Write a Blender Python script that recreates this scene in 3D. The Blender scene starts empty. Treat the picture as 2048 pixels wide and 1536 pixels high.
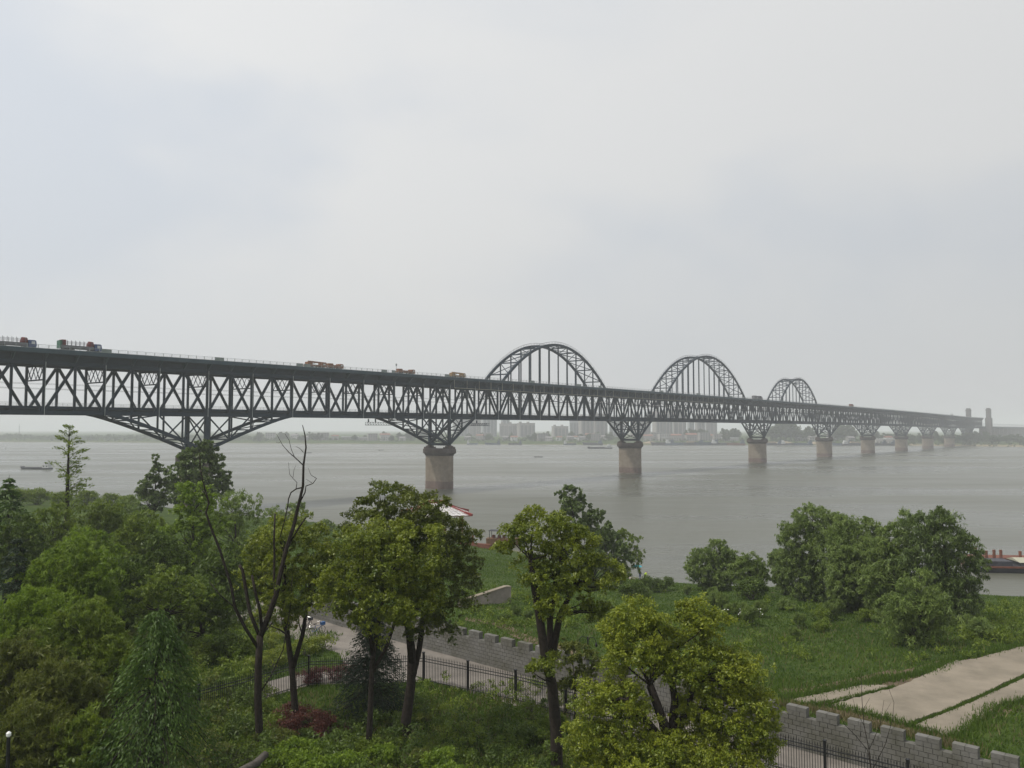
import bpy, bmesh, math, random
import numpy as np
from mathutils import Vector, Matrix

R = math.radians
SC = bpy.context.scene
COL = SC.collection

# ------------------------------------------------------------------ camera
F = 1640.0                       # focal length in pixels of the 2048 wide photograph
PITCH = math.atan((859 - 768) / F)
CZ = 28.0                        # eye height above the river
cd = bpy.data.cameras.new('camera'); cam = bpy.data.objects.new('camera', cd); COL.objects.link(cam)
cam.location = (0, 0, CZ); cam.rotation_euler = (R(90) + PITCH, 0, 0)
cd.sensor_width = 36.0; cd.lens = F / 2048 * 36.0; cd.clip_start = 0.5; cd.clip_end = 30000
SC.camera = cam

# ------------------------------------------------------------------ light
SUN_AZ, SUN_EL = R(-105), R(58)  # left of the view axis, a little behind the camera
sdir = Vector((math.sin(SUN_AZ) * math.cos(SUN_EL), math.cos(SUN_AZ) * math.cos(SUN_EL), math.sin(SUN_EL)))
sd = bpy.data.lights.new('sun', 'SUN'); sun = bpy.data.objects.new('sun', sd); COL.objects.link(sun)
sd.energy = 2.7; sd.angle = R(4); sd.color = (1.0, 0.95, 0.86)
sun.rotation_euler = sdir.to_track_quat('Z', 'Y').to_euler(); sun.location = (-200, -100, 300)
W = bpy.data.worlds.new('World'); SC.world = W; W.use_nodes = True
nt = W.node_tree; nt.nodes.clear()
def wn(t, **k):
    n = nt.nodes.new(t)
    for a, b in k.items(): setattr(n, a, b)
    return n
def wl(a, b): nt.links.new(a, b)
sky = wn('ShaderNodeTexSky', sky_type='NISHITA', sun_disc=False, sun_elevation=SUN_EL, sun_rotation=SUN_AZ,
         altitude=20, air_density=1.0, dust_density=3.0, ozone_density=1.0)
tc = wn('ShaderNodeTexCoord')
mp = wn('ShaderNodeMapping'); mp.inputs['Scale'].default_value = (1.0, 1.0, 1.9); mp.inputs['Location'].default_value = (7.7, 2.2, 4.4)
wl(tc.outputs['Generated'], mp.inputs[0])
nz = wn('ShaderNodeTexNoise'); nz.inputs['Scale'].default_value = 1.9; nz.inputs['Detail'].default_value = 4.0
nz.inputs['Roughness'].default_value = 0.48; nz.inputs['Distortion'].default_value = 0.25
wl(mp.outputs[0], nz.inputs[0])
rp = wn('ShaderNodeValToRGB'); rp.color_ramp.interpolation = 'EASE'
rp.color_ramp.elements[0].position = 0.36; rp.color_ramp.elements[0].color = (6.65, 6.98, 7.45, 1)
rp.color_ramp.elements[1].position = 0.62; rp.color_ramp.elements[1].color = (7.95, 7.95, 7.9, 1)
sx = wn('ShaderNodeSeparateXYZ'); wl(tc.outputs['Generated'], sx.inputs[0])
fz = wn('ShaderNodeMapRange', interpolation_type='SMOOTHSTEP'); fz.inputs[1].default_value = 0.0; fz.inputs[2].default_value = 0.30; wl(sx.outputs[2], fz.inputs[0])
fm = wn('ShaderNodeMix', data_type='FLOAT'); fm.inputs[2].default_value = 0.5; wl(fz.outputs[0], fm.inputs[0]); wl(nz.outputs[0], fm.inputs[3])
wl(fm.outputs[0], rp.inputs[0])
dt = wn('ShaderNodeVectorMath', operation='DOT_PRODUCT'); dt.inputs[1].default_value = sdir
wl(tc.outputs['Generated'], dt.inputs[0])
mr = wn('ShaderNodeMapRange'); mr.inputs[1].default_value = -0.4; mr.inputs[2].default_value = 1.0
mr.inputs[3].default_value = 0.79; mr.inputs[4].default_value = 1.24
wl(dt.outputs['Value'], mr.inputs[0])
vs = wn('ShaderNodeVectorMath', operation='SCALE'); wl(rp.outputs[0], vs.inputs[0]); wl(mr.outputs[0], vs.inputs['Scale'])
hr = wn('ShaderNodeMapRange', interpolation_type='SMOOTHSTEP'); hr.inputs[1].default_value = -0.02; hr.inputs[2].default_value = 0.34; wl(sx.outputs[2], hr.inputs[0])
hm_ = wn('ShaderNodeMix', data_type='RGBA'); hm_.inputs[6].default_value = (.985, .98, .965, 1); hm_.inputs[7].default_value = (1.03, 1.035, 1.035, 1); wl(hr.outputs[0], hm_.inputs[0])
hv = wn('ShaderNodeVectorMath', operation='MULTIPLY'); wl(vs.outputs[0], hv.inputs[0]); wl(hm_.outputs[2], hv.inputs[1])
mx = wn('ShaderNodeMix', data_type='RGBA'); mx.inputs[0].default_value = 0.92
wl(sky.outputs[0], mx.inputs[6]); wl(hv.outputs[0], mx.inputs[7])
bg = wn('ShaderNodeBackground'); bg.inputs[1].default_value = 0.10
wl(mx.outputs[2], bg.inputs[0])
wo = wn('ShaderNodeOutputWorld'); wl(bg.outputs[0], wo.inputs[0])
vw = SC.view_settings; vw.view_transform = 'Standard'; vw.look = 'None'; vw.exposure = 0.0; vw.gamma = 1.0; vw.use_curve_mapping = False
SC.cycles.use_denoising = True
SC.cycles.volume_bounces = 2; SC.cycles.max_bounces = 8; SC.cycles.diffuse_bounces = 3; SC.cycles.transparent_max_bounces = 8
SC.cycles.sample_clamp_indirect = 4.0

# ------------------------------------------------------------------ helpers
def ray(px, py):
    u = (px - 1024) / F; v = (768 - py) / F
    return (u, math.cos(PITCH) - v * math.sin(PITCH), math.sin(PITCH) + v * math.cos(PITCH))
def at(px, py, Y):
    """the point at distance Y in the direction of a pixel"""
    d = ray(px, py); t = Y / d[1]
    return Vector((d[0] * t, Y, CZ + d[2] * t))

SHORE = np.array([(-6000, 560), (-700, 540), (-400, 500), (-215, 365), (-110, 284), (-50, 238), (-20, 212), (-0.5, 194), (18, 165),
                  (30, 149), (50, 146), (83, 139), (140, 128), (300, 108), (1500, 20), (6000, -600)], float)
FAR = np.array([(-6000, 2300), (-1149, 1850), (-904, 1800), (-647, 1700), (-424, 1640), (-22, 1535), (251, 1495), (520, 1480),
                (690, 1440), (760, 1390), (835, 1325), (1100, 1210), (2500, 900), (7000, 300)], float)
def pdist(x, y, P):
    d = np.full(np.shape(x), 1e9)
    for (ax, ay), (bx, by) in zip(P[:-1], P[1:]):
        ex, ey = bx - ax, by - ay
        t = np.clip(((x - ax) * ex + (y - ay) * ey) / (ex * ex + ey * ey), 0, 1)
        d = np.minimum(d, np.hypot(x - ax - t * ex, y - ay - t * ey))
    return d
def sst(t): t = np.clip(t, 0, 1); return t * t * (3 - 2 * t)
def wob(x, y):
    return (np.sin(x * .21 + 1.3 * np.sin(y * .13)) * np.cos(y * .17 + .8 * np.sin(x * .11)) + .5 * np.sin(x * .53 + y * .41) * np.sin(y * .47 - x * .3))
def hgt(x, y):
    x = np.asarray(x, float); y = np.asarray(y, float)
    dn = pdist(x, y, SHORE) * np.where(y < np.interp(x, SHORE[:, 0], SHORE[:, 1]), 1, -1)
    t = np.clip(dn / 86, 0, 1)
    h = np.where(dn > 0, 11 * (1 - (1 - t) ** 1.5), np.maximum(-6, dn * .3))
    h = h + .33 * wob(x, y) * sst(dn / 10) * sst((92 - dn) / 14) * (dn < 400)
    # garden slope on the left and the rise towards the viewpoint
    h = h + 4.2 * sst((-x - 15) / 16) * sst((52 - y) / 18) + 2.5 * sst((24 - y) / 24)
    df = pdist(x, y, FAR) * np.where(y > np.interp(x, FAR[:, 0], FAR[:, 1]), 1, -1)
    hf = np.where(df > 0, np.minimum(df * .10, 5.5) + np.minimum(np.maximum(df - 60, 0) * .012, 5), np.maximum(-6, df * .2))
    hf = hf + .8 * wob(x * .1, y * .1) * sst(df / 60)
    return np.maximum(h, hf)
def hz(x, y): return float(hgt(np.array([x]), np.array([y]))[0])
def gp(px, py):
    """where a pixel's line of sight meets the ground"""
    d = ray(px, py); ts = np.concatenate([np.arange(15, 300, .25), np.arange(300, 3000, 2)])
    z = CZ + d[2] * ts; g = hgt(d[0] * ts, d[1] * ts)
    i = int(np.argmax(z < g)); t = ts[i]
    return Vector((d[0] * t, d[1] * t, g[i]))

# ---- materials
MATS = {}
def mat(name, col, rough=.7, metal=0.0, spec=.4, var=0.0, vscale=1.0, bump=0.0, bscale=8.0, col2=None, isl=0.0, objr=0.0):
    m = bpy.data.materials.new(name); m.use_nodes = True; MATS[name] = m
    n = m.node_tree; b = n.nodes['Principled BSDF']
    b.inputs['Roughness'].default_value = rough; b.inputs['Metallic'].default_value = metal
    b.inputs['Specular IOR Level'].default_value = spec
    L = n.links.new
    col = tuple(col) + (1,)
    out = None
    if var or col2:
        c2 = tuple(col2) + (1,) if col2 else tuple(min(1, c * (1 + var)) for c in col[:3]) + (1,)
        c1 = col if col2 else tuple(c * (1 - var) for c in col[:3]) + (1,)
        t = n.nodes.new('ShaderNodeNewGeometry'); z = n.nodes.new('ShaderNodeTexNoise')
        z.inputs['Scale'].default_value = vscale; z.inputs['Detail'].default_value = 6; z.inputs['Roughness'].default_value = .65
        L(t.outputs['Position'], z.inputs[0])
        r = n.nodes.new('ShaderNodeMapRange'); r.inputs[1].default_value = .32; r.inputs[2].default_value = .68
        L(z.outputs[0], r.inputs[0])
        x = n.nodes.new('ShaderNodeMix'); x.data_type = 'RGBA'; x.inputs[6].default_value = c1; x.inputs[7].default_value = c2
        L(r.outputs[0], x.inputs[0]); out = x.outputs[2]
    for k, amt in (('isl', isl), ('objr', objr)):
        if not amt: continue
        if k == 'isl': g = n.nodes.new('ShaderNodeNewGeometry'); o = g.outputs['Random Per Island']
        else: g = n.nodes.new('ShaderNodeObjectInfo'); o = g.outputs['Random']
        r = n.nodes.new('ShaderNodeMapRange'); r.inputs[3].default_value = 1 - amt; r.inputs[4].default_value = 1 + amt
        L(o, r.inputs[0])
        s = n.nodes.new('ShaderNodeVectorMath'); s.operation = 'SCALE'
        if out: L(out, s.inputs[0])
        else: s.inputs[0].default_value = col[:3]
        L(r.outputs[0], s.inputs['Scale']); out = s.outputs[0]
    if out: L(out, b.inputs['Base Color'])
    else: b.inputs['Base Color'].default_value = col
    if bump:
        t = n.nodes.new('ShaderNodeNewGeometry'); z = n.nodes.new('ShaderNodeTexNoise')
        z.inputs['Scale'].default_value = bscale; z.inputs['Detail'].default_value = 5
        L(t.outputs['Position'], z.inputs[0])
        u = n.nodes.new('ShaderNodeBump'); u.inputs['Strength'].default_value = bump; u.inputs['Distance'].default_value = .05
        L(z.outputs[0], u.inputs['Height']); L(u.outputs[0], b.inputs['Normal'])
    return m
def leafmat(name, old, new, trans=.35, rough=.5, spec=.35):
    m = bpy.data.materials.new(name); m.use_nodes = True; MATS[name] = m
    n = m.node_tree; b = n.nodes['Principled BSDF']; L = n.links.new
    b.inputs['Roughness'].default_value = rough; b.inputs['Specular IOR Level'].default_value = spec
    a = n.nodes.new('ShaderNodeAttribute'); a.attribute_name = 'tone'
    g = n.nodes.new('ShaderNodeNewGeometry')
    q = n.nodes.new('ShaderNodeMath'); q.operation = 'MULTIPLY_ADD'; q.inputs[1].default_value = .45
    L(g.outputs['Random Per Island'], q.inputs[0])
    h = n.nodes.new('ShaderNodeMath'); h.operation = 'MULTIPLY'; h.inputs[1].default_value = .62
    L(a.outputs['Fac'], h.inputs[0]); L(h.outputs[0], q.inputs[2])
    x = n.nodes.new('ShaderNodeMix'); x.data_type = 'RGBA'; x.inputs[6].default_value = tuple(old) + (1,); x.inputs[7].default_value = tuple(new) + (1,)
    L(q.outputs[0], x.inputs[0]); L(x.outputs[2], b.inputs['Base Color'])
    t = n.nodes.new('ShaderNodeBsdfTranslucent'); L(x.outputs[2], t.inputs[0])
    s = n.nodes.new('ShaderNodeMixShader'); s.inputs[0].default_value = trans + .06
    L(b.outputs[0], s.inputs[1]); L(t.outputs[0], s.inputs[2]); L(s.outputs[0], n.nodes['Material Output'].inputs[0])
    return m

# ---- objects
def tag(o, label=None, cat=None, group=None, kind=None):
    for k, v in (('label', label), ('category', cat), ('group', group), ('kind', kind)):
        if v: o[k] = v
    return o
def empty(name, loc=(0, 0, 0), rz=0, label=None, cat=None, group=None):
    o = bpy.data.objects.new(name, None); COL.objects.link(o); o.location = loc; o.rotation_euler = (0, 0, rz); o.empty_display_size = .5
    return tag(o, label, cat, group)
def link(name, me, parent=None, loc=None, rz=0):
    o = bpy.data.objects.new(name, me); COL.objects.link(o)
    if parent: o.parent = parent
    if loc is not None: o.location = loc
    if rz: o.rotation_euler = (0, 0, rz)
    return o
def copy_tree(o, parent=None):
    c = o.copy(); COL.objects.link(c); c.parent = parent
    for ch in list(o.children): copy_tree(ch, c)
    return c

class MB:
    def __init__(s): s.v = []; s.f = []
    def box(s, x0, x1, y0, y1, z0, z1):
        b = len(s.v)
        s.v += [(x0, y0, z0), (x1, y0, z0), (x1, y1, z0), (x0, y1, z0), (x0, y0, z1), (x1, y0, z1), (x1, y1, z1), (x0, y1, z1)]
        s.f += [tuple(b + i for i in q) for q in ((0, 3, 2, 1), (4, 5, 6, 7), (0, 1, 5, 4), (1, 2, 6, 5), (2, 3, 7, 6), (3, 0, 4, 7))]
        return s
    def beam(s, p, q, w, h, up=(0, 1, 0)):
        """box from p to q; w across the hint direction, h square to it"""
        p = Vector(p); q = Vector(q); a = (q - p).normalized(); y = Vector(up); y = (y - a * y.dot(a)).normalized(); z = a.cross(y)
        b = len(s.v)
        for c in (p, q):
            for i, j in ((-1, -1), (1, -1), (1, 1), (-1, 1)): s.v.append(tuple(c + y * (i * w / 2) + z * (j * h / 2)))
        s.f += [tuple(b + i for i in k) for k in ((3, 2, 1, 0), (4, 5, 6, 7), (0, 1, 5, 4), (1, 2, 6, 5), (2, 3, 7, 6), (3, 0, 4, 7))]
        return s
    def hbeam(s, p, q, w, h, t=.12, up=(0, 1, 0)):
        """an H section: two flanges and a web"""
        p = Vector(p); q = Vector(q); a = (q - p).normalized(); y = Vector(up); y = (y - a * y.dot(a)).normalized(); z = a.cross(y)
        for k in (-1, 1): s.beam(p + z * (k * (h - t) / 2), q + z * (k * (h - t) / 2), w, t, up)
        s.beam(p, q, t, h - 2 * t, up); return s
    def sweep(s, pts, w, h):
        """box section along a path in the local xz plane, width w along y"""
        n = len(pts); b = len(s.v)
        for i, p in enumerate(pts):
            p = Vector(p); d = (Vector(pts[min(i + 1, n - 1)]) - Vector(pts[max(i - 1, 0)])).normalized(); u = Vector((-d.z, 0, d.x))
            for (j, k) in ((-1, -1), (1, -1), (1, 1), (-1, 1)): s.v.append(tuple(p + Vector((0, j * w / 2, 0)) + u * (k * h / 2)))
        for i in range(n - 1):
            for k in range(4): s.f.append((b + 4 * i + k, b + 4 * i + (k + 1) % 4, b + 4 * i + 4 + (k + 1) % 4, b + 4 * i + 4 + k))
        s.f += [(b + 3, b + 2, b + 1, b), tuple(b + 4 * (n - 1) + k for k in range(4))]
        return s
    def tube(s, pts, rad, n=6, cap=True):
        pts = [Vector(p) for p in pts]; m = len(pts); b = len(s.v)
        if not hasattr(rad, '__len__'): rad = [rad] * m
        ref = None
        for i, p in enumerate(pts):
            d = (pts[min(i + 1, m - 1)] - pts[max(i - 1, 0)]).normalized()
            if ref is None: ref = Vector((1, 0, 0)) if abs(d.x) < .8 else Vector((0, 1, 0))
            ref = (ref - d * ref.dot(d)).normalized(); o = d.cross(ref)
            for k in range(n):
                a = 2 * math.pi * k / n; s.v.append(tuple(p + (ref * math.cos(a) + o * math.sin(a)) * rad[i]))
        for i in range(m - 1):
            for k in range(n): s.f.append((b + i * n + k, b + i * n + (k + 1) % n, b + (i + 1) * n + (k + 1) % n, b + (i + 1) * n + k))
        if cap: s.f += [tuple(b + k for k in reversed(range(n))), tuple(b + (m - 1) * n + k for k in range(n))]
        return s
    def prism(s, poly, a, b, ax='z'):
        """polygon extruded along an axis"""
        n = len(poly); o = len(s.v)
        for c in (a, b):
            for (u, w) in poly: s.v.append({'z': (u, w, c), 'y': (u, c, w), 'x': (c, u, w)}[ax])
        s.f += [tuple(o + i for i in reversed(range(n))), tuple(o + n + i for i in range(n))]
        s.f += [(o + i, o + (i + 1) % n, o + n + (i + 1) % n, o + n + i) for i in range(n)]
        return s
    def face(s, pts): b = len(s.v); s.v += [tuple(p) for p in pts]; s.f.append(tuple(range(b, b + len(pts)))); return s
    def mesh(s, name, m):
        me = bpy.data.meshes.new(name); me.from_pydata(s.v, [], s.f); me.update()
        if m: me.materials.append(MATS[m])
        bm = bmesh.new(); bm.from_mesh(me); bmesh.ops.recalc_face_normals(bm, faces=bm.faces); bm.to_mesh(me); bm.free()
        return me
    def build(s, name, m, parent=None, loc=None, rz=0, smooth=False):
        me = s.mesh(name, m)
        if smooth: me.shade_smooth()
        return link(name, me, parent, loc, rz)

def npmesh(name, V, k, m, tone=None, smooth=False):
    """mesh of separate k-cornered faces from an (N*k, 3) array"""
    N = len(V) // k
    me = bpy.data.meshes.new(name); me.vertices.add(N * k); me.vertices.foreach_set('co', np.ascontiguousarray(V, np.float32).ravel())
    me.loops.add(N * k); me.loops.foreach_set('vertex_index', np.arange(N * k, dtype=np.int32))
    me.polygons.add(N); me.polygons.foreach_set('loop_start', np.arange(0, N * k, k, dtype=np.int32))
    me.update(calc_edges=True)
    if tone is not None:
        a = me.attributes.new('tone', 'FLOAT', 'POINT'); a.data.foreach_set('value', np.repeat(tone, k).astype(np.float32))
    me.materials.append(MATS[m]); return me

def gridmesh(name, X, Y, Z, m):
    r, c = X.shape
    me = bpy.data.meshes.new(name); me.vertices.add(r * c); me.vertices.foreach_set('co', np.stack([X, Y, Z], -1).astype(np.float32).ravel())
    i = (np.arange(r - 1)[:, None] * c + np.arange(c - 1)[None, :]).ravel()
    q = np.stack([i, i + 1, i + c + 1, i + c], -1).astype(np.int32); n = len(q)
    me.loops.add(n * 4); me.loops.foreach_set('vertex_index', q.ravel()); me.polygons.add(n)
    me.polygons.foreach_set('loop_start', np.arange(0, n * 4, 4, dtype=np.int32)); me.update(calc_edges=True); me.shade_smooth()
    me.materials.append(MATS[m]); return me

# ------------------------------------------------------------------ materials
mat('steel', (.010, .022, .037), .65, 0, .12, .22, .35, isl=.08)
mat('steel_deck', (.040, .064, .080), .7, 0, .12, .2, .25)
mat('steel_pale', (.26, .28, .28), .6, 0, .4, .15, 1)
mat('track_bed', (.05, .045, .045), .9, 0, .2, .25, .5)
mat('asphalt', (.055, .055, .058), .9, 0, .2, .2, .6)
mat('pier_stone', (.26, .22, .172), .9, 0, .2, bump=.3, bscale=1.2, col2=(.175, .143, .112), vscale=.45)
mat('pier_tide', (.145, .105, .09), .85, 0, .25, .2, .6)
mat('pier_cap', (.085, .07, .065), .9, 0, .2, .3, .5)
mat('rail_panel', (.19, .22, .21), .7, 0, .3, .15, 1)
mat('cream', (.36, .35, .27), .8)
mat('black_iron', (.012, .012, .014), .45, 0, .4)
mat('block', (.175, .17, .162), .95, 0, .15, 0, .55, .35, 14, (.098, .095, .075), isl=.07, objr=.06)
mat('mortar', (.09, .085, .08), .95)
mat('concrete', (.27, .232, .182), .95, 0, .15, bump=.4, bscale=5, col2=(.17, .148, .115), vscale=.35)
mat('paving', (.24, .215, .19), .92, 0, .15, bump=.15, bscale=9, col2=(.15, .135, .12), vscale=.5)
mat('soil', (.12, .092, .062), .95, 0, .1, .3, 1.2)
mat('stone', (.26, .23, .20), .9, 0, .2, .25, .8, .4, 3)
mat('bark', (.030, .024, .020), .9, 0, .15, .4, 6, .6, 12)
mat('bark_grey', (.085, .075, .065), .9, 0, .15, .3, 5, .5, 12)
mat('red_paint', (.22, .035, .03), .6, 0, .3, .2, 2)
mat('rust', (.15, .06, .04), .85, 0, .2, .35, .8)
mat('tile_white', (.55, .53, .52), .7, 0, .3, .2, 2)
mat('timber', (.16, .09, .05), .8, 0, .2, .25, 2)
mat('hull_dark', (.045, .045, .055), .6, 0, .3, .25, .4)
mat('hull_blue', (.05, .075, .11), .6, 0, .3, .2, .4, objr=.3)
mat('cabin_white', (.55, .56, .55), .6, 0, .3, .12, .6)
mat('glass_dark', (.02, .025, .03), .12, 0, .5)
mat('cab_blue', (.03, .06, .16), .35, 0, .5, .1, 1)
mat('tarp_red', (.13, .022, .02), .8, 0, .2, .25, 1.5)
mat('truck_green', (.05, .13, .09), .6, 0, .3, .1, 1)
mat('truck_grey', (.13, .13, .14), .7, 0, .3, .2, 1)
mat('rubber', (.012, .012, .012), .85)
mat('orange', (.19, .08, .035), .5, 0, .4, .12, 1)
mat('yellow', (.23, .145, .055), .5, 0, .4, .12, 1)
mat('tower_stone', (.13, .12, .12), .9, 0, .2, .12, .15)
mat('skin', (.45, .28, .2), .6)
mat('cloth_black', (.015, .015, .02), .85); mat('cloth_red', (.25, .02, .02), .85); mat('cloth_lime', (.45, .62, .03), .8); mat('cloth_blue', (.03, .05, .14), .85)
mat('umbrella_teal', (.03, .32, .40), .7); mat('chrome', (.5, .5, .5), .3, 1.0); mat('bike_blue', (.02, .08, .22), .4)
mat('sand_heap', (.27, .22, .15), .95, 0, .1, .15, .2)
mat('lamp_white', (.8, .8, .78), .4)
mat('roof_grey', (.2, .19, .19), .85, 0, .2, .15, .2); mat('roof_red', (.21, .11, .085), .85, 0, .2, .15, .2)
mat('house_wall', (.29, .28, .27), .9, 0, .2, .1, .1, objr=.28)
mat('pane', (.05, .06, .075), .25, 0, .5)
mat('tower_wall', (.27, .25, .24), .9, 0, .2, .06, .05, objr=.18)
mat('tower_wall_pale', (.32, .33, .34), .9, 0, .2, .06, .05, objr=.12)
leafmat('leaf_camphor', (.058, .10, .011), (.28, .32, .026), .32, .42, .45)
leafmat('leaf_camphor_dark', (.042, .074, .012), (.18, .205, .025), .30, .40, .45)
leafmat('leaf_bright', (.075, .125, .012), (.34, .37, .03), .32, .45, .4)
leafmat('leaf_mid', (.08, .135, .014), (.20, .26, .026), .35)
leafmat('leaf_fresh', (.09, .16, .014), (.22, .31, .024), .4)
leafmat('leaf_dark', (.044, .08, .012), (.12, .175, .022), .3)
leafmat('leaf_poplar', (.06, .10, .026), (.17, .23, .06), .3, .4, .45)
leafmat('leaf_willow', (.105, .165, .038), (.235, .305, .075), .38)
leafmat('leaf_olive', (.06, .086, .013), (.17, .19, .03), .35)
leafmat('needle', (.036, .08, .014), (.10, .17, .024), .25)
leafmat('needle_dark', (.014, .030, .016), (.036, .062, .026), .2)
leafmat('leaf_red', (.055, .016, .012), (.15, .045, .028), .3)
leafmat('leaf_purple', (.06, .02, .025), (.16, .05, .05), .3)
leafmat('grass', (.044, .092, .010), (.125, .19, .025), .4, .55)
leafmat('grass_dry', (.12, .10, .045), (.25, .21, .10), .35, .6)
leafmat('leaf_far', (.035, .055, .022), (.085, .115, .04), .3, .6)
leafmat('blossom', (.65, .65, .58), (.8, .8, .75), .2)

def surf(name): 
    m = bpy.data.materials.new(name); m.use_nodes = True; MATS[name] = m
    return m, m.node_tree, m.node_tree.nodes['Principled BSDF'], m.node_tree.links.new
# ground: meadow green broken by paler and browner growth, bare sand where the ground mesh says so
m, n, b, L = surf('ground')
t = n.nodes.new('ShaderNodeTexCoord')
def nnoise(scale, det=6, ro=.6):
    z = n.nodes.new('ShaderNodeTexNoise'); z.inputs['Scale'].default_value = scale; z.inputs['Detail'].default_value = det; z.inputs['Roughness'].default_value = ro
    L(t.outputs['Object'], z.inputs[0]); return z
def nrange(src, a, c):
    r = n.nodes.new('ShaderNodeMapRange'); r.inputs[1].default_value = a; r.inputs[2].default_value = c; L(src, r.inputs[0]); return r.outputs[0]
def nmix(f, c1, c2):
    x = n.nodes.new('ShaderNodeMix'); x.data_type = 'RGBA'
    L(f, x.inputs[0])
    for i, c in ((6, c1), (7, c2)):
        if isinstance(c, tuple): x.inputs[i].default_value = c + (1,)
        else: L(c, x.inputs[i])
    return x.outputs[2]
c = nmix(nrange(nnoise(.12).outputs[0], .35, .65), (.026, .048, .009), (.048, .076, .014))
c = nmix(nrange(nnoise(1.3).outputs[0], .45, .75), c, (.07, .092, .022))
c = nmix(nrange(nnoise(.45, 7).outputs[0], .62, .74), c, (.11, .085, .045))
a = n.nodes.new('ShaderNodeAttribute'); a.attribute_name = 'sand'
c = nmix(a.outputs['Fac'], c, nmix(nrange(nnoise(.25).outputs[0], .35, .65), (.30, .25, .17), (.22, .18, .12)))
L(c, b.inputs['Base Color']); b.inputs['Roughness'].default_value = .95; b.inputs['Specular IOR Level'].default_value = .1
u = n.nodes.new('ShaderNodeBump'); u.inputs['Strength'].default_value = .5; u.inputs['Distance'].default_value = .15
L(nnoise(2.5).outputs[0], u.inputs['Height']); L(u.outputs[0], b.inputs['Normal'])
# river: silty water, wind ripples drawn out along the current
m, n, b, L = surf('water')
t = n.nodes.new('ShaderNodeTexCoord')
def wnoise(sc, rot, scale, det):
    q = n.nodes.new('ShaderNodeMapping'); q.inputs['Scale'].default_value = sc; q.inputs['Rotation'].default_value = (0, 0, rot)
    L(t.outputs['Object'], q.inputs[0])
    z = n.nodes.new('ShaderNodeTexNoise'); z.inputs['Scale'].default_value = scale; z.inputs['Detail'].default_value = det; z.inputs['Roughness'].default_value = .55
    L(q.outputs[0], z.inputs[0]); return z.outputs[0]
big = wnoise((.35, 1, 1), R(20), .012, 5); mid = wnoise((.5, 1, 1), R(-10), .16, 4); rip = wnoise((.6, 1, 1), R(8), 1.1, 3)
L(nmix(nrange(big, .3, .7), (.078, .081, .060), (.108, .108, .083)), b.inputs['Base Color'])
r = n.nodes.new('ShaderNodeMapRange'); r.inputs[1].default_value = .35; r.inputs[2].default_value = .65; r.inputs[3].default_value = .20; r.inputs[4].default_value = .42
L(big, r.inputs[0]); L(r.outputs[0], b.inputs['Roughness'])
b.inputs['IOR'].default_value = 1.33; b.inputs['Specular IOR Level'].default_value = .5
u1 = n.nodes.new('ShaderNodeBump'); u1.inputs['Strength'].default_value = .8; u1.inputs['Distance'].default_value = .35; L(mid, u1.inputs['Height'])
u2 = n.nodes.new('ShaderNodeBump'); u2.inputs['Strength'].default_value = .8; u2.inputs['Distance'].default_value = .06; L(rip, u2.inputs['Height']); L(u1.outputs[0], u2.inputs['Normal'])
L(u2.outputs[0], b.inputs['Normal'])

# ------------------------------------------------------------------ the setting
def lin(*segs):
    out = []
    for a, c, s in segs: out += list(np.arange(a, c, s))
    return np.array(out + [segs[-1][1]], float)
gx = lin((-7000, -1400, 400), (-1400, -700, 50), (-700, -160, 9), (-160, -60, 3.5), (-60, 95, 1.25), (95, 200, 5), (200, 900, 25), (900, 1800, 60), (1800, 7000, 400))
gy = lin((-300, 10, 20), (10, 160, 1.25), (160, 300, 3), (300, 560, 8), (560, 1180, 60), (1180, 2000, 15), (2000, 3000, 100), (3000, 9000, 500))
GX, GY = np.meshgrid(gx, gy)
gm = gridmesh('ground', GX, GY, hgt(GX, GY), 'ground')
df = pdist(GX, GY, FAR) * np.where(GY > np.interp(GX, FAR[:, 0], FAR[:, 1]), 1, -1)
dn = pdist(GX, GY, SHORE) * np.where(GY < np.interp(GX, SHORE[:, 0], SHORE[:, 1]), 1, -1)
sand = sst((df + 30) / 20) * sst((34 - df) / 20) * sst((GX - 600) / 120) + .5 * sst((df + 30) / 20) * sst((12 - df) / 10) + .7 * sst((3.0 - dn) / 3) * sst((dn + 10) / 8)
a = gm.attributes.new('sand', 'FLOAT', 'POINT'); a.data.foreach_set('value', np.clip(sand, 0, 1).astype(np.float32).ravel())
tag(link('ground', gm), kind='structure')
tag(MB().face([(-9000, -800, 0), (9000, -800, 0), (9000, 9500, 0), (-9000, 9500, 0)]).build('water', 'water'), kind='structure')

# ------------------------------------------------------------------ the bridge
TH = .66502
BPHI = math.pi / 2 - TH                                    # local x runs along the bridge, y to its far side
BORG = Vector((-34.56, 391.6, 0))
def bw(s, y, z): return BORG + Vector((math.cos(BPHI) * s - math.sin(BPHI) * y, math.sin(BPHI) * s + math.cos(BPHI) * y, z))
def cmb(s): return max(-1.6, 1.6 * (1 - ((s - 350) / 700) ** 2))
ZB, ZT, ZD = CZ + 4.4, CZ + 19.3, CZ + 23.3
HT = ZT - ZB; TY = 6.25
S0, S1 = -216, 1512
PIERS = [-126, 0, 180, 396, 576, 738, 900, 1062, 1224, 1386]
CUTS = [S0] + PIERS + [S1]
bridge = empty('truss_bridge', BORG, BPHI, 'long dark steel double-deck truss bridge with three arches crossing the wide river', 'bridge')
def stn(a, b, step=18): return [a + step * i for i in range(int(round((b - a) / step)) + 1)]
def zrun(a, b, y, z, step=18): return [(s, y, z + cmb(s)) for s in stn(a, b, step)]
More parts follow.
